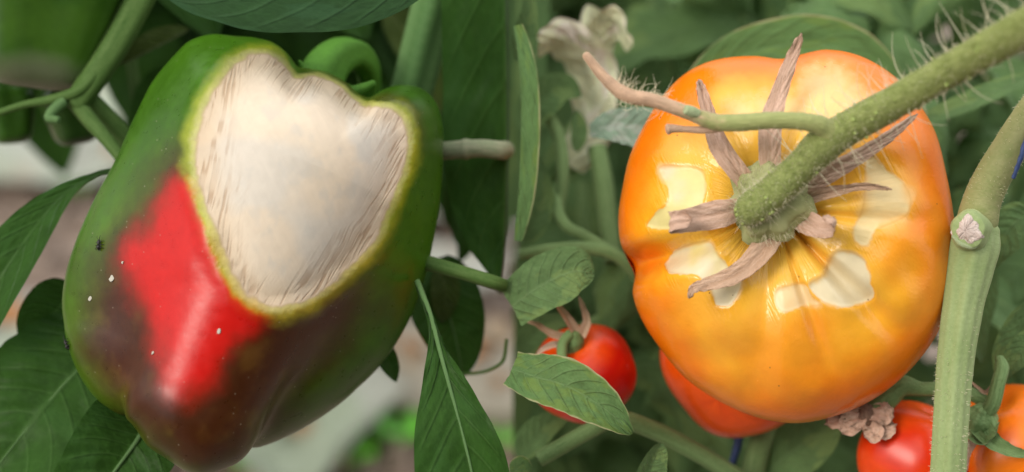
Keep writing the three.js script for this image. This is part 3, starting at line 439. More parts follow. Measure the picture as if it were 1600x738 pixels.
// ------------------------------------------------------------------ the sunscalded bell pepper
const C = lin;
{
  const cx = 400, cy = 390, zc = -170, Dc = D - zc, origin = at(cx, cy, zc), s = fz(zc);
  const toL = ([x, y]) => { const X = x - cx, Y = cy - y, k = 1 / (1 + 190 * Math.sqrt(Math.max(0, 1 - (X * X + Y * Y) / (330 * 330))) / Dc); return [X * k, Y * k]; };
  const outline = [[270, 82], [295, 58], [330, 47], [365, 49], [400, 51], [430, 60], [450, 78], [464, 97], [485, 101], [510, 106], [540, 122], [562, 142], [580, 148], [600, 134], [632, 125], [662, 131], [684, 150], [696, 182], [699, 230], [696, 300], [684, 375], [668, 440], [640, 512], [600, 575], [545, 628], [485, 668], [425, 698], [365, 716], [325, 729], [300, 724], [268, 703], [240, 684], [218, 656], [195, 650], [160, 626], [130, 585], [110, 535], [100, 480], [105, 430], [122, 375], [150, 310], [182, 245], [208, 180], [235, 125]];
  const R = polar(outline, cx, cy, 720, 6);
  const lobes = [
    [V(60, 125, 72), V(-86, -224, 88), 150, 106],       // front
    [V(-50, 205, -70), V(-186, -150, -20), 125, 104],   // at the side with the insects
    [V(195, 150, -50), V(55, -205, -45), 112, 120],     // at the side of the stalk's curve
    [V(70, 170, -190), V(-60, -180, -150), 115, 115],   // rear
  ];
  const nt = 420, np = 300;
  const k = p => lerp(44, 190, ss(-260, 100, p.y));
  let grid = lobedGrid(lobes, k, V(235, 610, -230), V(0, -10, -30), nt, np, 460);
  fitOutline(grid, R, 0.5);
  const patch = sdField([[345, 128], [365, 100], [400, 84], [430, 87], [450, 104], [463, 119], [490, 112], [520, 121], [548, 142], [575, 164], [605, 171], [626, 184], [636, 215], [631, 260], [613, 310], [592, 370], [556, 413], [512, 451], [474, 473], [438, 480], [404, 473], [378, 452], [360, 420], [346, 387], [335, 356], [325, 330], [310, 290], [305, 240], [310, 200], [325, 160]].map(toL));
  const red = sdField([[290, 292], [318, 318], [345, 355], [372, 405], [404, 466], [402, 494], [372, 522], [345, 552], [325, 588], [302, 602], [282, 602], [268, 588], [263, 545], [254, 505], [230, 474], [212, 446], [204, 415], [216, 380], [242, 342], [270, 304]].map(toL));
  const brown = sdField([[282, 240], [225, 305], [172, 372], [142, 450], [132, 530], [155, 600], [195, 640], [260, 690], [320, 722], [390, 700], [450, 630], [520, 560], [560, 500], [575, 440], [520, 440], [460, 470], [400, 440], [330, 330], [300, 285]].map(toL));
  const nrm0 = gridNormals(grid, nt, np), CR = [toL([350, 325]), toL([280, 450])];
  grid.forEach((p, i) => { // the dead patch is papery, a little sunken, with a low swollen rim
    if (p.z < -60) return; const d = patch(p.x, p.y) + 6 * (fbm(p.x * 0.05, p.y * 0.05, 0, 3) - 0.5);
    { const [ax, ay] = CR[0], [bx, by] = CR[1], t = clamp(((p.x - ax) * (bx - ax) + (p.y - ay) * (by - ay)) / ((bx - ax) ** 2 + (by - ay) ** 2)), q = Math.hypot(p.x - ax - t * (bx - ax), p.y - ay - t * (by - ay)); p.addScaledVector(nrm0[i], 2.6 * Math.exp(-((q / 20) ** 2)) * ss(0, 0.25, t) * ss(1, 0.7, t)); }
    const wr = 1.6 * (fbm(p.x * 0.03 + p.y * 0.012 + 9, p.y * 0.006 - p.x * 0.002, 0, 3) - 0.5) + 1.2 * (fbm(p.x * 0.012, p.y * 0.012 + 40, 0, 3) - 0.5);
    p.addScaledVector(nrm0[i], -9 * ss(8, -16, d) + 3.0 * Math.exp(-Math.pow((d - 16) / 12, 2)) + wr * ss(4, -14, d));
  });
  const pt = onGrid(grid, nt, np);
  const G1 = C('#294810'), G2 = C('#44740a'), G3 = C('#2a4a14'), BR = C('#401808'), BR2 = C('#5a3714'), RD = C('#bf130c'), OR = C('#c2480c'), LIME = C('#96a022'), YEL = C('#b09a2a'), CREAM = C('#d6c6b0'), GREY = C('#cdc4b6'), TAN = C('#c4ac8c'), STR = C('#957556');
  const strokes = (x, y) => { // short brown creases running along the fruit
    const one = a => { const u = x * Math.sin(a) - y * Math.cos(a), v = x * Math.cos(a) + y * Math.sin(a), w = u + 5 * noise(u * 0.02, v * 0.03); return ss(0.5, 0.68, 0.55 * noise(w * 0.26, v * 0.022) + 0.45 * noise(w * 0.5 + 7, v * 0.035)); };
    return lerp(one(1.02), one(1.42), ss(40, -60, x));
  };
  const shade = (x, y, z) => {
    const n = fbm(x * 0.02 + 3, y * 0.02, z * 0.02 + 1, 4), nf = fbm(x * 0.09, y * 0.09, z * 0.09 + 2, 3);
    let c = mix3(G1, G2, 0.25 + 0.5 * ss(0.25, 0.7, fbm(x * 0.006 + 2.2, y * 0.006 + 1, z * 0.006 + 1, 3)));
    c = c.map(v => v * (0.82 + 0.36 * nf));
    if (z < -80) return [c, 0.34, 0.5];
    const b = brown(x, y) + 26 * (n - 0.5) * 2; c = mix3(c, mix3(BR, BR2, ss(0.45, 0.75, n) * 0.8).map(v => v * (0.85 + 0.3 * nf)), ss(62, -52, b) * 0.97);
    const d = patch(x, y) + 8 * (fbm(x * 0.06, y * 0.06, 0, 3) - 0.5) + 4 * (nf - 0.5);
    const top = ss(40, 120, y) ; // browning next to the upper rim
    c = mix3(c, C('#4c3a10'), ss(40, 18, d) * 0.55 * ss(100, 220, y) * ss(40, 90, x));
    const r = red(x, y) + 22 * (n - 0.5) * 2 + 14 * (fbm(x * 0.05 + 5, y * 0.03, 0, 3) - 0.5); c = mix3(c, C('#8a1c0a'), ss(38, 0, r) * 0.6 * ss(0, 14, d)); c = mix3(c, RD.map(v => v * (0.9 + 0.2 * nf)), ss(20, -24, r) * ss(0, 14, d));
    c = mix3(c, OR, ss(20, 6, d) * ss(24, -8, r));
    const low = ss(-10, -60, y - 0.3 * x), band = ss(30, 4, d * (1 + 1.6 * ss(190, 230, y) * ss(40, 70, x) * ss(215, 180, x)) + 18 * (fbm(x * 0.035 + 70, y * 0.035, 0, 3) - 0.5) + 6 * (nf - 0.5)) * (1 - 0.85 * ss(24, -6, r) * ss(8, 20, d));
    c = mix3(c, mix3(LIME, YEL, clamp(low * 0.8 + 0.6 * (nf - 0.5))).map(v => v * (0.75 + 0.5 * nf)), band * (0.65 + 0.5 * (n - 0.2)));
    c = mix3(c, C('#c9bd86').map(v => v * (0.85 + 0.3 * nf)), ss(12, 1, d) * 0.45);
    let rough = lerp(0.24 + 0.14 * nf, 0.4, band), hgt = 0.5 + 0.1 * (nf - 0.5) + 0.35 * band * (fbm(x * 0.2, y * 0.2, 0, 2) - 0.5);
    const ins = ss(2, -5, d);
    if (ins > 0) {
      const q = fbm(x * 0.01 + 20, y * 0.01, 0, 3), fine = fbm((x + 0.45 * y) * 0.16, (y - 0.4 * x) * 0.02, 0, 3);
      let p = mix3(CREAM, GREY, ss(0.42, 0.62, q + 0.0012 * x)); p = p.map(v => v * (0.93 + 0.07 * (fine - 0.5) + 0.1 * nf));
      p = mix3(p, C('#b9b6ae'), ss(0.52, 0.75, fbm(x * 0.05 + 60, y * 0.035, 0, 3)) * 0.35 * ss(-35, -60, d));
      const st = strokes(x, y) * ss(-64, -12, d + 50 * (q - 0.5)) * ss(-1, -8, d);
      p = mix3(p, TAN, ss(-52, -4, d + 30 * (q - 0.5)) * 0.6); p = mix3(p, STR, st * (0.18 + 0.42 * ss(0.35, 0.65, fbm(x * 0.04 + 11, y * 0.04, 0, 2)))); p = mix3(p, C('#8a6a40'), ss(-7, -1, d) * 0.45);
      c = mix3(c, p, ins); rough = lerp(rough, 0.62, ins); hgt = lerp(hgt, 0.5 + 0.1 * (fine - 0.5) - 0.3 * st + 0.2 * (nf - 0.5), ins);
    }
    const sx = Math.floor(x / 9), sy = Math.floor(y / 9), hs = hsh(sx, sy, 77); // dust specks
    if (hs > 0.955 && d > 20) { const ox = (sx + 0.2 + 0.6 * hsh(sx, sy, 1)) * 9, oy = (sy + 0.2 + 0.6 * hsh(sx, sy, 2)) * 9; c = mix3(c, [0.5, 0.46, 0.36], ss(1.3, 0.5, Math.hypot(x - ox, y - oy)) * 0.4 * hsh(sx, sy, 3)); }
    return [c, rough, hgt];
  };
  const w = 1536, h = 768, cache = new Array(w * h);
  for (let j = 0; j < h; j++) for (let i = 0; i < w; i++) cache[j * w + i] = shade(...pt((i + 0.5) / w, (j + 0.5) / h));
  const get = q => (u, v) => cache[Math.min(h - 1, Math.floor(v * h)) * w + Math.min(w - 1, Math.floor(u * w))][q];
  const mat = new THREE.MeshPhysicalMaterial({ map: tex(w, h, get(0), true), roughnessMap: tex(w, h, get(1)), roughness: 1, bumpMap: tex(w, h, get(2)), bumpScale: 0.0004, specularIntensity: 0.75 });
  const pep = thing('bell_pepper', 'large green and red bell pepper with a big cream sunscald patch', 'pepper', origin);
  pep.quaternion.copy(facing(origin));
  const pieces = fruitPieces(scaleGrid(grid, s), nt, np, (x, y, z) => z > -60 * s && patch(x / s, y / s) < 0 ? 'scald_patch' : 'skin');
  part('skin', pieces.skin, mat, pep);
  part('scald_patch', pieces.scald_patch, mat, pep).userData.label = 'dry cream sunscald patch with brown creases at its rim';
  // fruit stalk and calyx, in the fruit's own frame
  const loc = (x, y, z) => V(x - cx, cy - y, z).multiplyScalar(s);
  const calyx = part('calyx', sweep([loc(500, 165, -120), loc(505, 130, -95), loc(508, 112, -88)], [62 * s, 60 * s, 30 * s], { seg: 14, rad: 30, round1: 0.3, shape: (t, a) => 1 + 0.1 * Math.cos(5 * a) }), M.pepCalyx, pep);
  part('calyx_tooth', sweep([loc(492, 118, -60), loc(478, 104, -55), loc(469, 90, -50)], [13 * s, 9 * s, 3 * s], { seg: 10, rad: 10, round1: 1 }), M.pepCalyx, calyx);
  part('calyx_tooth', sweep([loc(540, 146, -40), loc(562, 136, -36), loc(584, 125, -34)], [16 * s, 10 * s, 6 * s], { seg: 10, rad: 10, round1: 1 }), M.pepCalyx, calyx);
  part('fruit_stalk', sweep([loc(500, 140, -105), loc(507, 106, -110), loc(530, 75, -130), loc(560, 64, -160), loc(584, 80, -190), loc(592, 112, -215), loc(594, 165, -240)], [38, 36, 32, 27, 22, 19, 17].map(r => r * s), { seg: 50, rad: 24, shape: (t, a) => 1 + 0.07 * Math.cos(5 * a + 1) + 0.03 * Math.cos(11 * a) }), M.pepCalyx, pep);
  // small insects and flakes on the skin: sit at the fruit's surface
  const surf = (x, y) => { const [X, Y] = toL([x, y]); let best = null, bd = 1e9, bi = 0; grid.forEach((p, i) => { if (p.z > -60) { const d = (p.x - X) ** 2 + (p.y - Y) ** 2; if (d < bd) { bd = d; best = p; bi = i; } } }); return [best.clone().multiplyScalar(s).applyQuaternion(pep.quaternion).add(origin), nrm0[bi].clone().applyQuaternion(pep.quaternion)]; };
  const bugMat = new THREE.MeshStandardMaterial({ color: 0x15130f, roughness: 0.5 });
  const bug = (x, y, ang, label) => {
    const [p, n] = surf(x, y), g = thing('insect', label, 'insect', p), f = dirW(Math.cos(ang), Math.sin(ang), 0); f.addScaledVector(n, -f.dot(n)).normalize(); const sd = V(0, 0, 0).crossVectors(n, f), q = (a, b, c) => V(0, 0, 0).addScaledVector(f, a * S).addScaledVector(sd, b * S).addScaledVector(n, c * S);
    const body = part('body', sweep([q(-7, 0, 3), q(-3, 0, 4), q(0, 0, 3.5), q(3, 0, 4), q(7, 0, 3.6), q(9, 0, 3)], [1.5, 3.6, 1.6, 2.6, 2.7, 1.2].map(r => r * S), { seg: 24, rad: 10, round0: 1, round1: 1 }), bugMat, g);
    for (const e of [-1, 1]) { for (const o of [-3, 0.5, 4]) part('leg', sweep([q(o, e * 1.5, 3.5), q(o + o * 0.4, e * 5, 5), q(o + o * 0.7, e * 9, 0.2)], [0.6 * S, 0.55 * S, 0.4 * S], { seg: 8, rad: 5 }), bugMat, g); part('antenna', sweep([q(9, e, 3.5), q(13, e * 3, 5), q(16, e * 4, 4)], [0.45 * S, 0.4 * S, 0.3 * S], { seg: 6, rad: 4 }), bugMat, g); }
  };
  bug(158, 384, 1.75, 'tiny black insect on the green upper side of the large bell pepper');
  bug(112, 537, 2.7, 'tiny black insect at the lower outer edge of the large bell pepper');
  const flakeMat = new THREE.MeshStandardMaterial({ color: new THREE.Color(0.42, 0.4, 0.33), roughness: 0.6, side: THREE.DoubleSide });
  for (const [x, y, r] of [[175, 435, 4.2], [142, 466, 3.2], [244, 548, 2.2], [344, 515, 3], [352, 398, 0], [193, 410, 2]]) {
    if (!r) continue; const [p, n] = surf(x, y), sh = new THREE.Shape(); for (let i = 0; i < 9; i++) { const a = i / 9 * 2 * PI, q = r * S * (0.65 + 0.5 * hsh(i, x, y)); i ? sh.lineTo(q * Math.cos(a), 1.3 * q * Math.sin(a)) : sh.moveTo(q, 0); }
    const m = new THREE.Mesh(new THREE.ExtrudeGeometry(sh, { depth: 0.6 * S, bevelEnabled: true, bevelSize: 0.3 * S, bevelThickness: 0.4 * S, bevelSegments: 1 }), flakeMat); m.name = numbered('skin_flake'); m.position.copy(p).addScaledVector(n, 0.5 * S); m.quaternion.setFromUnitVectors(V(0, 0, 1), n.clone().addScaledVector(dirW(hsh(x, y, 3) - 0.5, hsh(x, y, 4), 0.2), 0.35).normalize()); m.castShadow = m.receiveShadow = true; scene.add(m);
    tag(m, 'small pale flake stuck to the skin of the large bell pepper', 'flake', 'pale flakes on the bell pepper');
  }
}
// ------------------------------------------------------------------ unripe peppers
{
  const skin = (a, b, scar, sd) => { const t = tex(512, 256, (u, v) => { const n = fbm(u * 8 + sd, v * 5, 0, 4), f = fbm(u * 40, v * 24, 0, 3); let c = mix3(a, b, ss(0.35, 0.65, n)).map(x => x * (0.85 + 0.3 * f)); if (scar) c = mix3(c, [0.17, 0.19, 0.11], ss(0.03, -0.05, Math.hypot((u - scar[0]) / 1.5, (v - scar[1]) * 0.8) - scar[2] + 0.06 * (n - 0.5))); return c; }, true); return new THREE.MeshPhysicalMaterial({ map: t, roughness: 0.3, specularIntensity: 0.8 }); };
  const green = (x, y, z, ax, ay, tilt, mat, label) => {
    const o = at(x, y, z), s = fz(z), g = thing('green_pepper', label, 'pepper', o); g.quaternion.copy(facing(o));
    const lobes = []; for (let i = 0; i < 4; i++) { const a = i * PI / 2 + 0.6; lobes.push([V(Math.cos(a) * ax * 0.5, ay * 0.45, Math.sin(a) * ax * 0.5), V(Math.cos(a) * ax * 0.36, -ay * 0.55, Math.sin(a) * ax * 0.36), ax * 0.52, ax * 0.42]); }
    const nt = 96, np = 72, grid = lobedGrid(lobes, () => ax * 0.3, V(0, 1, 0.05), V(0, 0, 0), nt, np, ay * 2 + ax); const q = new THREE.Quaternion().setFromAxisAngle(V(0, 0, 1), tilt); grid.forEach(p => p.applyQuaternion(q));
    part('skin', fruitPieces(scaleGrid(grid, s), nt, np).skin, mat, g);
    const L = (a, b, c) => V(a, b, c).applyQuaternion(q).multiplyScalar(s);
    part('fruit_stalk', sweep([L(0, ay * 0.8, 0), L(4, ay * 1.15, -6), L(ax * 0.3, ay * 1.5, -20)], [ax * 0.14 * s, ax * 0.11 * s, ax * 0.1 * s], { seg: 14, rad: 12 }), M.pepCalyx, g);
  };
  green(62, -6, -360, 140, 150, -0.12, skin([0.030, 0.085, 0.008], [0.05, 0.12, 0.012], [0.55, 0.86, 0.12], 2), 'unripe dark green pepper with a pale grey scar at its tip');
  green(14, 176, -560, 46, 52, 0.1, skin([0.025, 0.08, 0.008], [0.04, 0.11, 0.012], null, 7), 'small unripe dark green pepper half hidden below the scarred green pepper');
  green(112, 178, -520, 50, 48, 0.2, skin([0.018, 0.05, 0.008], [0.03, 0.07, 0.012], null, 9), 'small blackish green pepper hanging below the forked pepper branch');
}
// ------------------------------------------------------------------ the scalded orange tomato
const tomatoOrigin = at(1228, 372, -190);
{
  const cx = 1228, cy = 372, zc = -190, Dc = D - zc, origin = tomatoOrigin, s = fz(zc), H = 190;
  const outline = [[1064, 120], [1095, 101], [1130, 91], [1180, 88], [1222, 93], [1250, 87], [1290, 80], [1340, 90], [1390, 120], [1430, 165], [1455, 210], [1470, 268], [1481, 330], [1487, 400], [1477, 470], [1450, 532], [1410, 582], [1360, 622], [1300, 649], [1240, 660], [1180, 651], [1120, 625], [1070, 590], [1036, 550], [1005, 503], [990, 462], [991, 430], [983, 412], [971, 385], [967, 340], [974, 290], [986, 240], [1010, 190], [1036, 150]];
  const R = polar(outline, cx, cy, 720, 6);
  const toL = ([x, y]) => { const X = x - cx, Y = cy - y, r = Math.hypot(X, Y) / 285, k = 1 / (1 + H * Math.pow(Math.max(0, 1 - r * r), 0.45) / Dc); return [X * k, Y * k]; };
  const patches = [
    [[1032, 262], [1062, 259], [1098, 266], [1104, 285], [1102, 315], [1092, 346], [1060, 357], [1012, 354], [1022, 338], [1046, 314], [1044, 295]],
    [[1037, 412], [1056, 392], [1090, 380], [1110, 379], [1126, 402], [1146, 424], [1160, 440], [1147, 472], [1138, 479], [1120, 476], [1112, 452], [1096, 434], [1070, 428], [1046, 426]],
    [[1302, 396], [1328, 394], [1350, 410], [1358, 440], [1363, 463], [1345, 474], [1315, 478], [1285, 470], [1264, 446], [1288, 428]],
    [[1214, 454], [1236, 446], [1258, 443], [1268, 462], [1280, 474], [1258, 478], [1222, 486], [1213, 474]],
    [[1350, 238], [1370, 254], [1388, 272], [1406, 288], [1417, 313], [1412, 335], [1394, 346], [1366, 360], [1352, 384], [1336, 380], [1330, 364], [1344, 334], [1350, 300], [1350, 266]],
    [[1262, 116], [1300, 112], [1330, 134], [1352, 165], [1330, 196], [1290, 204], [1250, 196], [1215, 186], [1185, 196], [1146, 186], [1140, 165], [1180, 158], [1215, 150], [1248, 150]],
  ].map(p => p.map(toL));
  const F = patches.map((p, i) => sdField(p, 60, 1.5, i === 5 ? 6 : 4));
  const depth = [2.4, 2.6, 3.2, 1.6, 2.2, 1], nt = 512, np = 320, grid = [];
  const [ox, oy] = [1206 - cx, cy - 322];
  const furrow = a => { // ribs of the shoulder: angles of the valleys between lobes
    let d = 0; for (const [v, w, q] of [[-2.97, 0.16, 1], [-0.72, 0.1, 0.9], [0.12, 0.08, 0.35], [-1.25, 0.07, 0.35], [1.6, 0.2, 0.55], [0.55, 0.18, 0.3], [-1.75, 0.14, 0.28], [2.4, 0.2, 0.35]]) { let t = a - v; t = Math.atan2(Math.sin(t), Math.cos(t)); d += q * Math.exp(-(t / w) * (t / w)); } return d;
  };
  for (let j = 0; j <= np; j++) for (let i = 0; i <= nt; i++) {
    const ph = Math.pow(j / np, 1) * PI, th = i / nt * 2 * PI + PI / 2, r = Math.pow(Math.sin(Math.min(ph, PI - 1e-4)), 0.9), a = Math.atan2(Math.sin(th), Math.cos(th)), Rr = R((a + 2 * PI) % (2 * PI));
    const front = ph < PI / 2, sh = front ? (1 - r) * (1 - r) : 0;
    let x = Math.cos(a) * Rr * r + ox * sh, y = Math.sin(a) * Rr * r + oy * sh, z = (front ? H : 170) * Math.sign(Math.cos(ph)) * Math.pow(Math.abs(Math.cos(ph)), 0.85);
    if (front) {
      const fr = furrow(a);
      z -= 62 * Math.exp(-Math.pow(r / 0.26, 2)) + 30 * fr * Math.exp(-Math.pow((r - 0.42) / 0.36, 2));
      { let t = Math.atan2(Math.sin(a + 2.97), Math.cos(a + 2.97)); z -= 60 * Math.exp(-Math.pow(t / 0.09, 2)) * ss(0.45, 0.85, r); }
      z += (7 * (fbm(x * 0.011 + 4, y * 0.011, 0, 2) - 0.5) + 4.5 * (noise(x * 0.022 + 14, y * 0.022 + 3) - 0.5)) * 2 * ss(0.15, 0.4, r) * ss(1, 0.8, r);
    }
    grid.push(V(x, y, z));
  }
  const nrm0 = gridNormals(grid, nt, np), rc2 = p => Math.hypot(p.x - ox, p.y - oy);
  const pd = (x, y) => { let b = 99, k = -1; for (let q = 0; q < 6; q++) { const d = F[q](x, y); if (d < b) { b = d; k = q; } } return [b, k]; };
  grid.forEach((p, i) => {
    if (p.z < 10) return; const r = Math.hypot(p.x - ox, p.y - oy); if (r < 40) return;
    const [d, k] = pd(p.x, p.y); if (k < 0) return;
    const e = k === 5 ? 26 : k === 4 ? 12 : 7, a = Math.atan2(p.y - oy, p.x - ox);
    p.addScaledVector(nrm0[i], -depth[k] * ss(e * 0.6, -e * 0.6, d) + (k > 3 ? 0.5 : 1.8) * Math.exp(-Math.pow((d - 5) / 8, 2)) * ss(0.3, 0.7, fbm(a * 2.5 + k * 3.3, rc2(p) * 0.012, 0, 2)));
  });
  const pt = onGrid(grid, nt, np);
  const ORANGE = C('#f27c08'), DEEP = C('#e65c06'), AMBER = C('#f8b030'), YELLOW = C('#f6c44c'), PALE = C('#e6d6a4'), CREAMY = C('#ddd2b0'), GREENISH = C('#dbd08c');
  const shade = (x, y, z) => {
    const rx = x - ox, ry = y - oy, r = Math.hypot(x / 258, y / 287), rc = Math.hypot(rx, ry), a = Math.atan2(ry, rx), n = fbm(x * 0.012 + 8, y * 0.012, z * 0.012, 4), nf = fbm(x * 0.07, y * 0.07, z * 0.07, 3);
    let c = mix3(AMBER, ORANGE, z < 0 ? 1 : ss(0.6, 0.97, r + 0.3 * (n - 0.5))); c = mix3(c, DEEP, ss(0.45, 0.7, fbm(x * 0.006 + 21, y * 0.006 + 4, z * 0.006, 3)) * 0.3);
    if (z < 0) return [c, 0.3, 0.5];
    c = mix3(c, YELLOW, ss(0.76, 0.34, Math.hypot(rx / 258, ry / 287) + 0.35 * (n - 0.5)) * 0.85);
    c = c.map(v => v * (0.94 + 0.12 * nf));
    let rough = 0.19 + 0.1 * nf, hgt = 0.5 + 0.05 * (noise(x * 0.35, y * 0.35) - 0.5);
    // skin wrinkles that run across the shoulder near the calyx and around the patches
    const wr = fbm(a * 26 + 3, rc * 0.012, 0, 2), wz = ss(150, 70, rc) * ss(26, 50, rc);
    hgt += 0.45 * (Math.abs(2 * wr - 1) - 0.5) * wz * ss(0.4, 0.6, fbm(x * 0.013, y * 0.013 + 50, 0, 2));
    const [d, k] = pd(x, y);
    if (k >= 0) {
      const e = k === 5 ? 24 : k === 4 ? 6 : 2.6, soft = k === 5 ? 0.55 : 0.92, halo = ss(30, 0, d + 24 * (n - 0.5)) * (k === 5 ? 0.2 : 0.45);
      c = mix3(c, k === 0 || k === 1 ? C('#eba913') : C('#f0b640'), halo);
      const dd = d + (k === 5 ? 22 : 7) * (fbm(x * 0.09 + k * 9, y * 0.09, 0, 3) - 0.5), eb = k === 5 ? e : e * (0.5 + 3 * ss(0.45, 0.75, fbm(x * 0.02 + k * 5, y * 0.02 + 3, 0, 2))), ins = ss(eb, -eb, dd) * (k === 3 ? 0.6 : k === 4 ? 0.8 : soft);
      const str = fbm(a * (k === 4 || k === 5 ? 16 : 12) + k, rc * 0.02, 0, 3);
      let p = k === 0 || k === 1 ? mix3(GREENISH, CREAMY, ss(0.35, 0.6, n + (k === 1 ? 0.1 : -0.05))) : k === 4 || k === 5 ? mix3(PALE, C('#f0d8a0'), ss(0.5, 0.9, str)) : CREAMY;
      p = p.map(v => v * (0.92 + 0.16 * nf)); c = mix3(c, p, ins);
      c = mix3(c, C('#c98a1c'), Math.exp(-Math.pow((d - 0.5) / 1.6, 2)) * (k === 5 ? 0 : 0.28));
      rough = lerp(rough, 0.42, ins); hgt = lerp(hgt, 0.5 + (k === 4 || k === 5 ? 0.55 : 0.15) * (str - 0.5), ins);
      const rad = fbm((x * 0.1 + y * 0.05) * 2.2 + k, (y - x) * 0.02, 0, 2); hgt += 0.2 * (Math.abs(2 * rad - 1) - 0.5) * ss(30, 6, d) * ss(0, 6, d) * (k === 5 ? 0 : 1);
    }
    const sx = Math.floor(x / 34), sy = Math.floor(y / 34); if (hsh(sx, sy, 5) > 0.92) { const px = (sx + 0.2 + 0.6 * hsh(sx, sy, 6)) * 34, py = (sy + 0.2 + 0.6 * hsh(sx, sy, 7)) * 34; c = mix3(c, [0.16, 0.07, 0.02], ss(0.9 + 1.1 * hsh(sx, sy, 8), 0.4, Math.hypot(x - px, y - py)) * 0.8); }
    return [c, rough, hgt];
  };
  const w = 1536, h = 768, cache = new Array(w * h);
  for (let j = 0; j < h; j++) for (let i = 0; i < w; i++) cache[j * w + i] = shade(...pt((i + 0.5) / w, (j + 0.5) / h));
  const get = q => (u, v) => cache[Math.min(h - 1, Math.floor(v * h)) * w + Math.min(w - 1, Math.floor(u * w))][q];
  const mat = new THREE.MeshPhysicalMaterial({ map: tex(w, h, get(0), true), roughnessMap: tex(w, h, get(1)), roughness: 1, bumpMap: tex(w, h, get(2)), bumpScale: 0.0006, specularIntensity: 1 });
  const tom = thing('scalded_tomato', 'large orange tomato with pale sunken scald patches around its dried calyx', 'tomato', origin);
  tom.quaternion.copy(facing(origin));
  const pieces = fruitPieces(scaleGrid(grid, s), nt, np, (x, y, z) => { if (z < 0) return 'skin'; const [d, k] = pd(x / s, y / s); return d < 0 ? 'patch' + k : 'skin'; });
  part('skin', pieces.skin, mat, tom);
  for (let k = 0; k < 6; k++) if (pieces['patch' + k]) part('scald_patch', pieces['patch' + k], mat, tom);
  // calyx: a hairy green disc with seven dried sepals (layout points turned into the fruit's frame)
  const inv = tom.quaternion.clone().invert(), L = (x, y, z) => at(x, y, z).sub(origin).applyQuaternion(inv);
  const calyx = part('calyx', sweep([L(1206, 320, -80), L(1203, 316, -20), L(1202, 315, 4), L(1201, 314, 18)], [34 * s, 58 * s, 62 * s, 50 * s], { seg: 16, rad: 42, round1: 0.35, shape: (t, a) => 1 + 0.1 * Math.cos(7 * a) + 0.05 * Math.sin(3 * a) + 0.03 * Math.cos(17 * a) }), M.calyxGreen, tom);
  const sepal = (pts, w, { roll0 = 0, roll1 = 0, fold = 0.5, mat = M.dryPink, tip = 0.16, nrm = [0, 0, 1], curl = 0.3, e = 0.8 } = {}) => {
    const P = pts.map(p => L(...p));
    const g = leafGeo({ P, wA: 0.74 * w * s, nrm: V(...nrm), prof: u => (tip + (1 - tip) * Math.pow(1 - u, e)) * (0.8 + 0.2 * ss(0, 0.25, u)) * (0.9 + 0.2 * noise(u * 5 + w, 3.3)) * (1 - ss(0.93, 1.02, u)), roll0, roll1, foldA: fold, curl, quilt: 0.05, wave: 0.12, waves: 3, nu: 40, nv: 6, sd: rr(0, 50) });
    g.attributes.position.needsUpdate = true;
    const back = g.clone(); const p = back.attributes.position, n = g.attributes.normal; for (let i = 0; i < p.count; i++) p.setXYZ(i, p.getX(i) - n.getX(i) * 1.2 * s, p.getY(i) - n.getY(i) * 1.2 * s, p.getZ(i) - n.getZ(i) * 1.2 * s);
    const uvA = g.attributes.uv; for (const q of [g, back]) { const u = q.attributes.uv; for (let i = 0; i < u.count; i++) u.setXY(i, uvA.getX(i) * 1.5, uvA.getY(i)); }
    part('sepal', mergeGeometries([g, back]), mat, tom);
  };
  M.dryPink.side = M.dry.side = THREE.DoubleSide;
  sepal([[1170, 288, 0], [1146, 260, 12], [1122, 224, 16], [1108, 180, 12], [1096, 140, 10], [1092, 124, 14]], 27, { fold: 0.6 });
  sepal([[1206, 272, 4], [1203, 240, 12], [1204, 195, 18], [1218, 145, 12], [1237, 92, 20], [1253, 52, 40]], 27, { fold: 0.45, e: 0.6 });
  sepal([[1252, 296, 6], [1290, 274, 22], [1340, 246, 30], [1390, 213, 28], [1434, 178, 26]], 22, { fold: 0.3 });
  sepal([[1256, 314, 6], [1280, 304, 16], [1318, 295, 26], [1360, 290, 36], [1394, 296, 46]], 19, { fold: 0.9, roll1: 0.5, mat: M.dry });
  sepal([[1246, 338, 6], [1262, 348, 22], [1284, 358, 52], [1302, 356, 74], [1305, 344, 86], [1286, 338, 82]], 26, { fold: 0.4, tip: 0.42, e: 0.6 });
  sepal([[1210, 362, 4], [1196, 384, 6], [1172, 412, 10], [1140, 434, 14], [1104, 445, 22], [1084, 452, 28], [1076, 466, 26]], 30, { fold: 0.35, roll1: 0.4, mat: M.dry, tip: 0.1 });
  sepal([[1158, 326, 8], [1130, 333, 22], [1092, 341, 36], [1060, 347, 48], [1046, 348, 60], [1052, 345, 70], [1082, 343, 68]], 28, { fold: 0.35, tip: 0.5, e: 0.6, mat: M.dryPink });
}
// ------------------------------------------------------------------ hairs
function hairGeo(list, origin) { 
  const pos = [], uv = [], idx = [], X = V(0, 0, 0), Y = V(0, 0, 0), T = V(0, 0, 0);
  for (const [P, r] of list) P.forEach((p, j) => {
    T.copy(P[Math.min(j + 1, P.length - 1)]).sub(P[Math.max(j - 1, 0)]).normalize(); X.set(T.y, -T.x, 0.3).cross(T).normalize(); Y.crossVectors(T, X); const q = r * (1 - 0.7 * j / (P.length - 1)), b = pos.length / 3;
    for (let k = 0; k < 3; k++) { const a = k * 2.0944, c = q * Math.cos(a), s = q * Math.sin(a); pos.push(p.x - origin.x + c * X.x + s * Y.x, p.y - origin.y + c * X.y + s * Y.y, p.z - origin.z + c * X.z + s * Y.z); uv.push(0, 0); if (j) { const m = (k + 1) % 3; idx.push(b - 3 + k, b - 3 + m, b + k, b - 3 + m, b + m, b + k); } }
  });
  return finish(pos, uv, idx, 1, 1, false); }
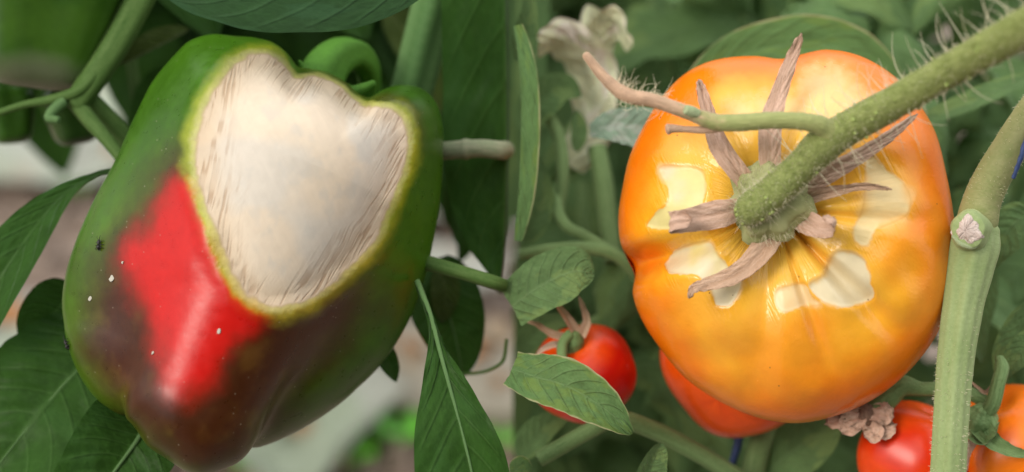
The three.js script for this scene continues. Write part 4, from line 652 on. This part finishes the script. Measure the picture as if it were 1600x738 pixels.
// ------------------------------------------------------------------ truss stalk that carries the orange tomato
{
  const base = at(1196, 322, 40), truss = thing('fruit_truss', 'thick hairy green truss stalk with a thin withered side branch over the orange tomato', 'stalk', base);
  const main = [[1168, 332, 30, 23], [1178, 324, 46, 27], [1205, 304, 56, 27], [1250, 263, 68, 26], [1288, 225, 84, 29], [1330, 197, 98, 27], [1400, 158, 128, 26.5], [1490, 105, 180, 27], [1570, 60, 235, 30], [1660, 8, 300, 32]];
  const knob = (t, a, p) => 1 + 0.05 * (fbm(p.x * 900, p.y * 900, p.z * 900, 2) - 0.5) * 2 + 0.03 * Math.cos(3 * a + 4 * t);
  const stalk = stem(truss, 'stalk', main, M.truss, { seg: 90, rad: 36, round0: 0.8, shape: knob });
  const side = [[1300, 214, 95, 20], [1285, 198, 108, 16], [1262, 191, 114, 14], [1210, 188, 108, 13.5], [1150, 192, 98, 14], [1115, 190, 90, 13], [1075, 176, 84, 11], [1020, 157, 80, 11], [978, 148, 78, 12], [945, 122, 76, 9], [917, 88, 76, 7]];
  stem(truss, 'side_branch', side, M.branchOlive, { seg: 110, rad: 18, round1: 1, uvUnit: true, shape: (t, a, p) => 1 + 0.06 * (fbm(p.x * 1500, p.y * 1500, 3, 2) - 0.5) * 2 });
  stem(truss, 'withered_stub', [[1130, 199, 84, 7], [1100, 203, 76, 6], [1070, 202, 72, 5], [1050, 201, 72, 7], [1044, 202, 72, 9]], M.dry, { seg: 30, rad: 12, round1: 0.5 });
  stem(truss, 'bud_scar', [[1090, 178, 92, 8], [1080, 174, 97, 9], [1072, 171, 100, 8]], M.tomStemPale, { seg: 10, rad: 12, round1: 0.3 });
  const crv = pts => { const c = new THREE.CatmullRomCurve3(pts.map(p => at(p[0], p[1], p[2])), false, 'centripetal'); return t => [c.getPoint(t), c.getTangent(t)]; };
  const f = crv(main), R = t => lerp(25, 27.5, ss(0, 0.2, t)) * S;
  const hairs = [], glands = [];
  const cam = dirW(0, 0, 1);
  const grow = (t, ang, len, curl, r, fn, rad) => {
    const [p, T] = fn(t), side = V(0, 0, 0).crossVectors(T, cam).normalize(), fr = V(0, 0, 0).crossVectors(side, T).normalize(), n = side.clone().multiplyScalar(Math.cos(ang)).addScaledVector(fr, Math.sin(ang)), q = p.clone().addScaledVector(n, rad * 0.97), P = [q.clone()], d = n.clone().addScaledVector(T, rr(-0.4, 0.4)).normalize(), b = dirW(rr(-1, 1), rr(-1, 1), rr(-0.5, 0.5)), m = 6;
    for (let i = 0; i < m; i++) { d.addScaledVector(b, curl / m).normalize(); q.addScaledVector(d, len / m); P.push(q.clone()); } hairs.push([P, r]);
  };
  for (let i = 0; i < 70; i++) grow(rr(0.34, 0.95), rr(-0.5, 0.5) + (rnd() < 0.45 ? 0 : PI), rr(22, 75) * S, rr(0.2, 1.5), 0.7 * S, f, 26 * S);
  for (let i = 0; i < 150; i++) grow(rr(0.0, 0.9), rr(-0.9, PI + 0.9), rr(8, 24) * S, rr(0.1, 0.9), 0.42 * S, f, 26 * S);
  for (let i = 0; i < 2200; i++) { const t = rr(0.01, 0.97); grow(t, rr(0, 2 * PI), rr(2.5, 6) * S, 0.5, 0.35 * S, f, R(t)); }
  const g2 = crv(side);
  for (let i = 0; i < 60; i++) grow(rr(0.66, 0.86), rr(-0.6, 0.6) + (rnd() < 0.3 ? PI : 0), rr(8, 34) * S, rr(1.5, 3.5), 0.5 * S, g2, 10 * S);
  for (let i = 0; i < 260; i++) { const t = rr(0.05, 0.9); grow(t, rr(0, 2 * PI), rr(2, 5) * S, 0.5, 0.32 * S, g2, (t < 0.4 ? 13.5 : 11.5) * S); }
  // bristles round the calyx
  const cf = t => [at(1200, 318, 10), dirW(0, 0, 1)];
  for (let i = 0; i < 260; i++) { const a = rr(0, 2 * PI), q = at(1204 + rr(38, 62) * Math.cos(a), 316 + rr(36, 60) * Math.sin(a), rr(8, 20)), d = dirW(Math.cos(a) * 0.4 - 0.2 * Math.cos(a), -Math.sin(a) * 0.5, rr(0.5, 1)), P = [q.clone()]; for (let k = 0; k < 4; k++) { d.add(dirW(rr(-1, 1), rr(-1, 1), 0).multiplyScalar(0.15)).normalize(); q.addScaledVector(d, rr(4, 8) * S); P.push(q.clone()); } hairs.push([P, 0.42 * S]); }
  const hm = part('hairs', hairGeo(hairs, base), M.hair, truss); hm.userData.kind = 'stuff';
  for (let i = 0; i < 70; i++) { const t = rr(0.03, 0.95), a = rr(0, 2 * PI), [p, T] = f(t), sd = V(0, 0, 0).crossVectors(T, cam).normalize(), fr = V(0, 0, 0).crossVectors(sd, T).normalize(), n = sd.multiplyScalar(Math.cos(a)).addScaledVector(fr, Math.sin(a)), g = new THREE.IcosahedronGeometry(rr(1.8, 3.4) * S, 1); p.addScaledVector(n, R(t) * 0.97).sub(base); g.translate(p.x, p.y, p.z); glands.push(g); }
  part('gland_bumps', mergeGeometries(glands), M.gland, truss).userData.kind = 'stuff';
}
// ------------------------------------------------------------------ upright vine with the cut scar
{
  const base = at(1480, 800, -60), vine = thing('tomato_vine', 'upright ribbed green tomato vine with a pale round pruning scar', 'stem', base);
  const rib = (t, a, p) => 1 + 0.05 * Math.cos(5 * a) + 0.045 * Math.cos(9 * a + 1) + 0.03 * (fbm(p.x * 400, p.y * 200, p.z * 400, 3) - 0.5);
  const lower = [[1475, 830, -60, 26], [1481, 738, -60, 26], [1486, 650, -60, 26], [1493, 560, -60, 27], [1504, 480, -60, 29.5], [1515, 420, -60, 34], [1523, 384, -60, 36], [1526, 360, -62, 33]];
  stem(vine, 'stem', lower, M.vine, { seg: 90, rad: 48, shape: rib, round1: 0.6 });
  const upper = [[1522, 378, -64, 30], [1528, 344, -62, 31], [1535, 314, -62, 29], [1550, 280, -58, 28], [1582, 226, -50, 27], [1620, 170, -40, 27], [1690, 80, -20, 27]];
  stem(vine, 'upper_stem', upper, M.vineBrown, { seg: 60, rad: 36, round0: 0.5, shape: (t, a, p) => 1 + 0.02 * Math.cos(4 * a) + 0.03 * (fbm(p.x * 500, p.y * 500, 1, 3) - 0.5) });
  const scar = part('pruning_scar', sweep([at(1520, 362, -50), at(1515, 360, -20), at(1513, 360, -4)], [33 * S, 31 * S, 27 * S], { seg: 12, rad: 30, round1: 0.15, origin: base, shape: (t, a) => 1 + 0.06 * Math.sin(2 * a + 1) + 0.04 * Math.sin(5 * a) }), M.vine, vine);
  part('dried_core', sweep([at(1512, 360, -10), at(1510, 360, -3), at(1509, 360, 0)], [24 * S, 22 * S, 13 * S], { seg: 10, rad: 24, round1: 0.2, origin: base, shape: (t, a) => 1 + 0.12 * Math.sin(3 * a + 0.5) + 0.1 * Math.sin(7 * a) }), new THREE.MeshPhysicalMaterial({ map: stemTex([0.5, 0.38, 0.33], [0.72, 0.62, 0.56], 33), roughness: 0.5, bumpMap: fuzzBump, bumpScale: 0.0008 }), scar);
  part('peeling_rim', sweep([at(1490, 370, -12), at(1503, 382, -6), at(1522, 385, -6), at(1534, 372, -10), at(1535, 352, -12)], [3 * S, 4 * S, 5 * S, 4 * S, 2 * S], { seg: 24, rad: 8, round0: 1, round1: 1, origin: base }), M.tomStemPale, scar);
  const hairs = []; const c1 = new THREE.CatmullRomCurve3(lower.map(p => at(p[0], p[1], p[2])), false, 'centripetal'), c2 = new THREE.CatmullRomCurve3(upper.map(p => at(p[0], p[1], p[2])), false, 'centripetal');
  for (let i = 0; i < 1300; i++) { const c = rnd() < 0.7 ? c1 : c2, t = rr(0.02, 0.98), p = c.getPoint(t), T = c.getTangent(t), a = rr(0, 2 * PI), X = V(0, 0, 0).crossVectors(T, dirW(0, 0, 1)).normalize(), Y = V(0, 0, 0).crossVectors(X, T), n = X.multiplyScalar(Math.cos(a)).addScaledVector(Y, Math.sin(a)), q = p.addScaledVector(n, 25 * S); hairs.push([[q.clone(), q.clone().addScaledVector(n, rr(3, 6) * S), q.clone().addScaledVector(n, rr(5, 8) * S).addScaledVector(T, rr(-2, 2) * S)], 0.4 * S]); }
  part('hairs', hairGeo(hairs, base), M.hair, vine).userData.kind = 'stuff';
  const clip = thing('blue_twine', 'strand of blue twine tied along the upper vine', 'twine', at(1592, 240, -40));
  part('strand', tube([[1612, 200, -10, 4], [1602, 224, -6, 4], [1596, 246, -8, 4], [1590, 262, -14, 3.5], [1584, 278, -20, 3]], { seg: 24, rad: 10, round1: 0.5, flat: 1.5, origin: clip.position, shape: (t, a) => 1 + 0.12 * Math.cos(2 * a + t * 30) }), M.blue, clip);
}
// ------------------------------------------------------------------ the other tomatoes
function plainTomato(name, label, x, y, z, rx, ry, cols, calyxAt, opt = {}) {
  const o = at(x, y, z), s = fz(z), g = thing(name, label, 'tomato', o); g.quaternion.copy(facing(o));
  const nt = 96, np = 72, grid = [], A = V(...(calyxAt ?? [0, 0.8, 0.6])).normalize(), q = new THREE.Quaternion().setFromUnitVectors(V(0, 1, 0), A), sd = opt.sd ?? 1;
  for (let j = 0; j <= np; j++) for (let i = 0; i <= nt; i++) {
    const ph = j / np * PI, th = i / nt * 2 * PI, r = Math.pow(Math.sin(Math.min(ph, PI - 1e-4)), 0.88), rib = 1 + 0.035 * Math.cos(5 * th + sd) * Math.sin(ph) + 0.02 * Math.cos(3 * th + 2 * sd);
    let yy = Math.cos(ph) * 0.86; if (ph < PI / 2) yy -= 0.16 * Math.exp(-Math.pow(r / 0.25, 2));
    const p = V(Math.cos(th) * r * rib, yy, Math.sin(th) * r * rib).applyQuaternion(q); grid.push(V(p.x * rx, p.y * ry, p.z * Math.min(rx, ry)).multiplyScalar(s));
  }
  const map = tex(512, 256, (u, v) => { const n = fbm(u * 7 + sd, v * 5, 0, 4), f = fbm(u * 50, v * 40, 0, 3); let c = mix3(cols[0], cols[1], ss(0.35, 0.7, n)); c = mix3(cols[2] ?? cols[0], c, ss(0.05, 0.32, v + 0.16 * (n - 0.5))); return c.map(k => k * (0.92 + 0.16 * f)); }, true);
  part('skin', fruitPieces(grid, nt, np).skin, new THREE.MeshPhysicalMaterial({ map, roughness: 0.28, specularIntensity: 0.8 }), g);
  return g;
}
const RED = C('#c8120a'), RED2 = C('#dd2c0c'), ORG = C('#e8540a'), ORG2 = C('#f07a10');
{
  const inFrame = g => { const inv = g.quaternion.clone().invert(); return (x, y, z) => at(x, y, z).sub(g.position).applyQuaternion(inv); };
  const sep = (g, pts, w, mat, o = {}) => { const L = inFrame(g), k = fz(pts[0][2]); part('sepal', leafGeo({ P: pts.map(p => L(...p)), wA: w * k, nrm: V(...(o.nrm ?? [0, 0.3, 1])), prof: u => (0.2 + 0.8 * Math.pow(1 - u, 0.8)) * (1 - ss(0.9, 1.02, u)), foldA: 0.5, quilt: 0.03, wave: 0.1, nu: 24, nv: 4, sd: rr(0, 9), ...o.x }), mat, g); };
  M.tomStem.side = M.tomStemPale.side = M.dryDark.side = THREE.DoubleSide;
  // tucked under the scalded one
  plainTomato('orange_tomato', 'plain orange tomato tucked under the scalded orange tomato', 1152, 560, -330, 118, 128, [ORG, C('#df4a08'), ORG], [0.3, 0.6, -0.8], { sd: 2 });
  // red one behind the leaf
  const r1 = plainTomato('red_tomato', 'red tomato with dried brown sepals partly covered by a green leaf', 912, 584, -330, 84, 82, [RED, RED2, ORG], [-0.25, 0.75, 0.6], { sd: 4 }), L1 = inFrame(r1), k1 = fz(-330);
  part('calyx', sweep([L1(892, 545, -285), L1(896, 530, -270), L1(898, 520, -262)], [20 * k1, 17 * k1, 9 * k1], { seg: 8, rad: 16, round1: 0.5 }), M.tomStem, r1);
  part('fruit_stalk', sweep([L1(880, 590, -230), L1(878, 560, -240), L1(880, 536, -252), L1(892, 522, -262)], [8 * k1, 8 * k1, 8 * k1, 9 * k1], { seg: 16, rad: 12 }), M.tomStem, r1);
  sep(r1, [[902, 524, -262], [888, 500, -250], [872, 478, -244], [862, 462, -246]], 10, M.dry); sep(r1, [[908, 524, -262], [918, 502, -254], [912, 480, -250], [904, 462, -252]], 10, M.dry); sep(r1, [[888, 530, -262], [860, 522, -250], [838, 508, -246], [816, 500, -250]], 9, M.dry); sep(r1, [[884, 540, -262], [862, 540, -250], [846, 548, -246], [838, 556, -250]], 8, M.dryPink);
  // red one beside the vine
  const r2 = plainTomato('red_tomato', 'red tomato with a shrivelled flower at its shoulder beside the upright vine', 1432, 716, -260, 94, 100, [C('#d6300a'), C('#e2480c'), ORG], [0.3, 0.9, 0.2], { sd: 6 });
  // orange one behind the vine with green calyx
  const r3 = plainTomato('orange_tomato', 'orange tomato with a green calyx behind the upright vine', 1582, 704, -250, 102, 112, [ORG2, ORG, ORG2], [-0.3, 0.85, 0.5], { sd: 8 }), L3 = inFrame(r3), k3 = fz(-200);
  part('calyx', sweep([L3(1528, 672, -180), L3(1534, 652, -165), L3(1538, 640, -158)], [30 * k3, 28 * k3, 16 * k3], { seg: 12, rad: 20, round1: 0.4, shape: (t, a) => 1 + 0.1 * Math.cos(5 * a) }), M.tomStem, r3);
  part('fruit_stalk', sweep([L3(1540, 650, -160), L3(1552, 630, -150), L3(1560, 600, -150), L3(1566, 575, -160), L3(1562, 560, -175)], [13 * k3, 12 * k3, 11 * k3, 11 * k3, 7 * k3], { seg: 24, rad: 14 }), M.tomStem, r3);
  sep(r3, [[1532, 668, -155], [1552, 692, -130], [1580, 706, -125], [1612, 712, -130]], 20, M.tomStem); sep(r3, [[1522, 680, -150], [1540, 692, -128], [1556, 680, -112], [1562, 660, -102]], 14, M.tomStem); sep(r3, [[1556, 600, -170], [1540, 614, -170], [1528, 606, -175], [1510, 590, -180]], 5, M.dry); sep(r3, [[1520, 690, -150], [1512, 710, -150], [1510, 740, -150]], 10, M.dryPink);
  plainTomato('red_tomato', 'small deep red tomato hidden in the foliage behind the bent upper vine', 1500, 294, -1000, 24, 21, [RED, RED2, RED], [0, 0.9, 0.2], { sd: 9 });
  // shrivelled flower
  const fl = thing('withered_flower', 'shrivelled brown flower hanging under the scalded orange tomato', 'flower', at(1345, 655, -200));
  const kf = fz(-200);
  for (const pts of [[[1350, 650, -190], [1375, 672, -180], [1402, 664, -178]], [[1350, 645, -190], [1330, 662, -176], [1316, 680, -180]], [[1345, 645, -195], [1318, 652, -185], [1288, 664, -190]], [[1350, 650, -190], [1362, 676, -172], [1350, 684, -170]], [[1350, 645, -190], [1382, 648, -178], [1398, 652, -176]]]) { const g = leafGeo({ P: pts.map(p => at(...p)), wA: 17 * kf, nrm: dirW(0, 0.5, 1), origin: fl.position, prof: u => 0.5 + 0.6 * Math.sin(PI * u) - ss(0.85, 1.05, u), quilt: 0.14, wave: 0.35, waves: 2, nu: 20, nv: 4, sd: rr(0, 9) }); part('petal', g, M.dryPink, fl); }
  stem(fl, 'core', [[1352, 640, -200, 16], [1352, 652, -190, 14], [1356, 664, -186, 7]], M.dryDark, { seg: 10, rad: 14, round1: 0.5 });
  stem(fl, 'fruit_stalk', [[1355, 645, -205, 14], [1382, 625, -205, 20], [1408, 604, -205, 18], [1440, 608, -200, 11], [1500, 610, -190, 11], [1550, 632, -170, 10]], M.tomStem, { seg: 30, rad: 14, round0: 0.5 });
}
renderer.render(scene, camera);
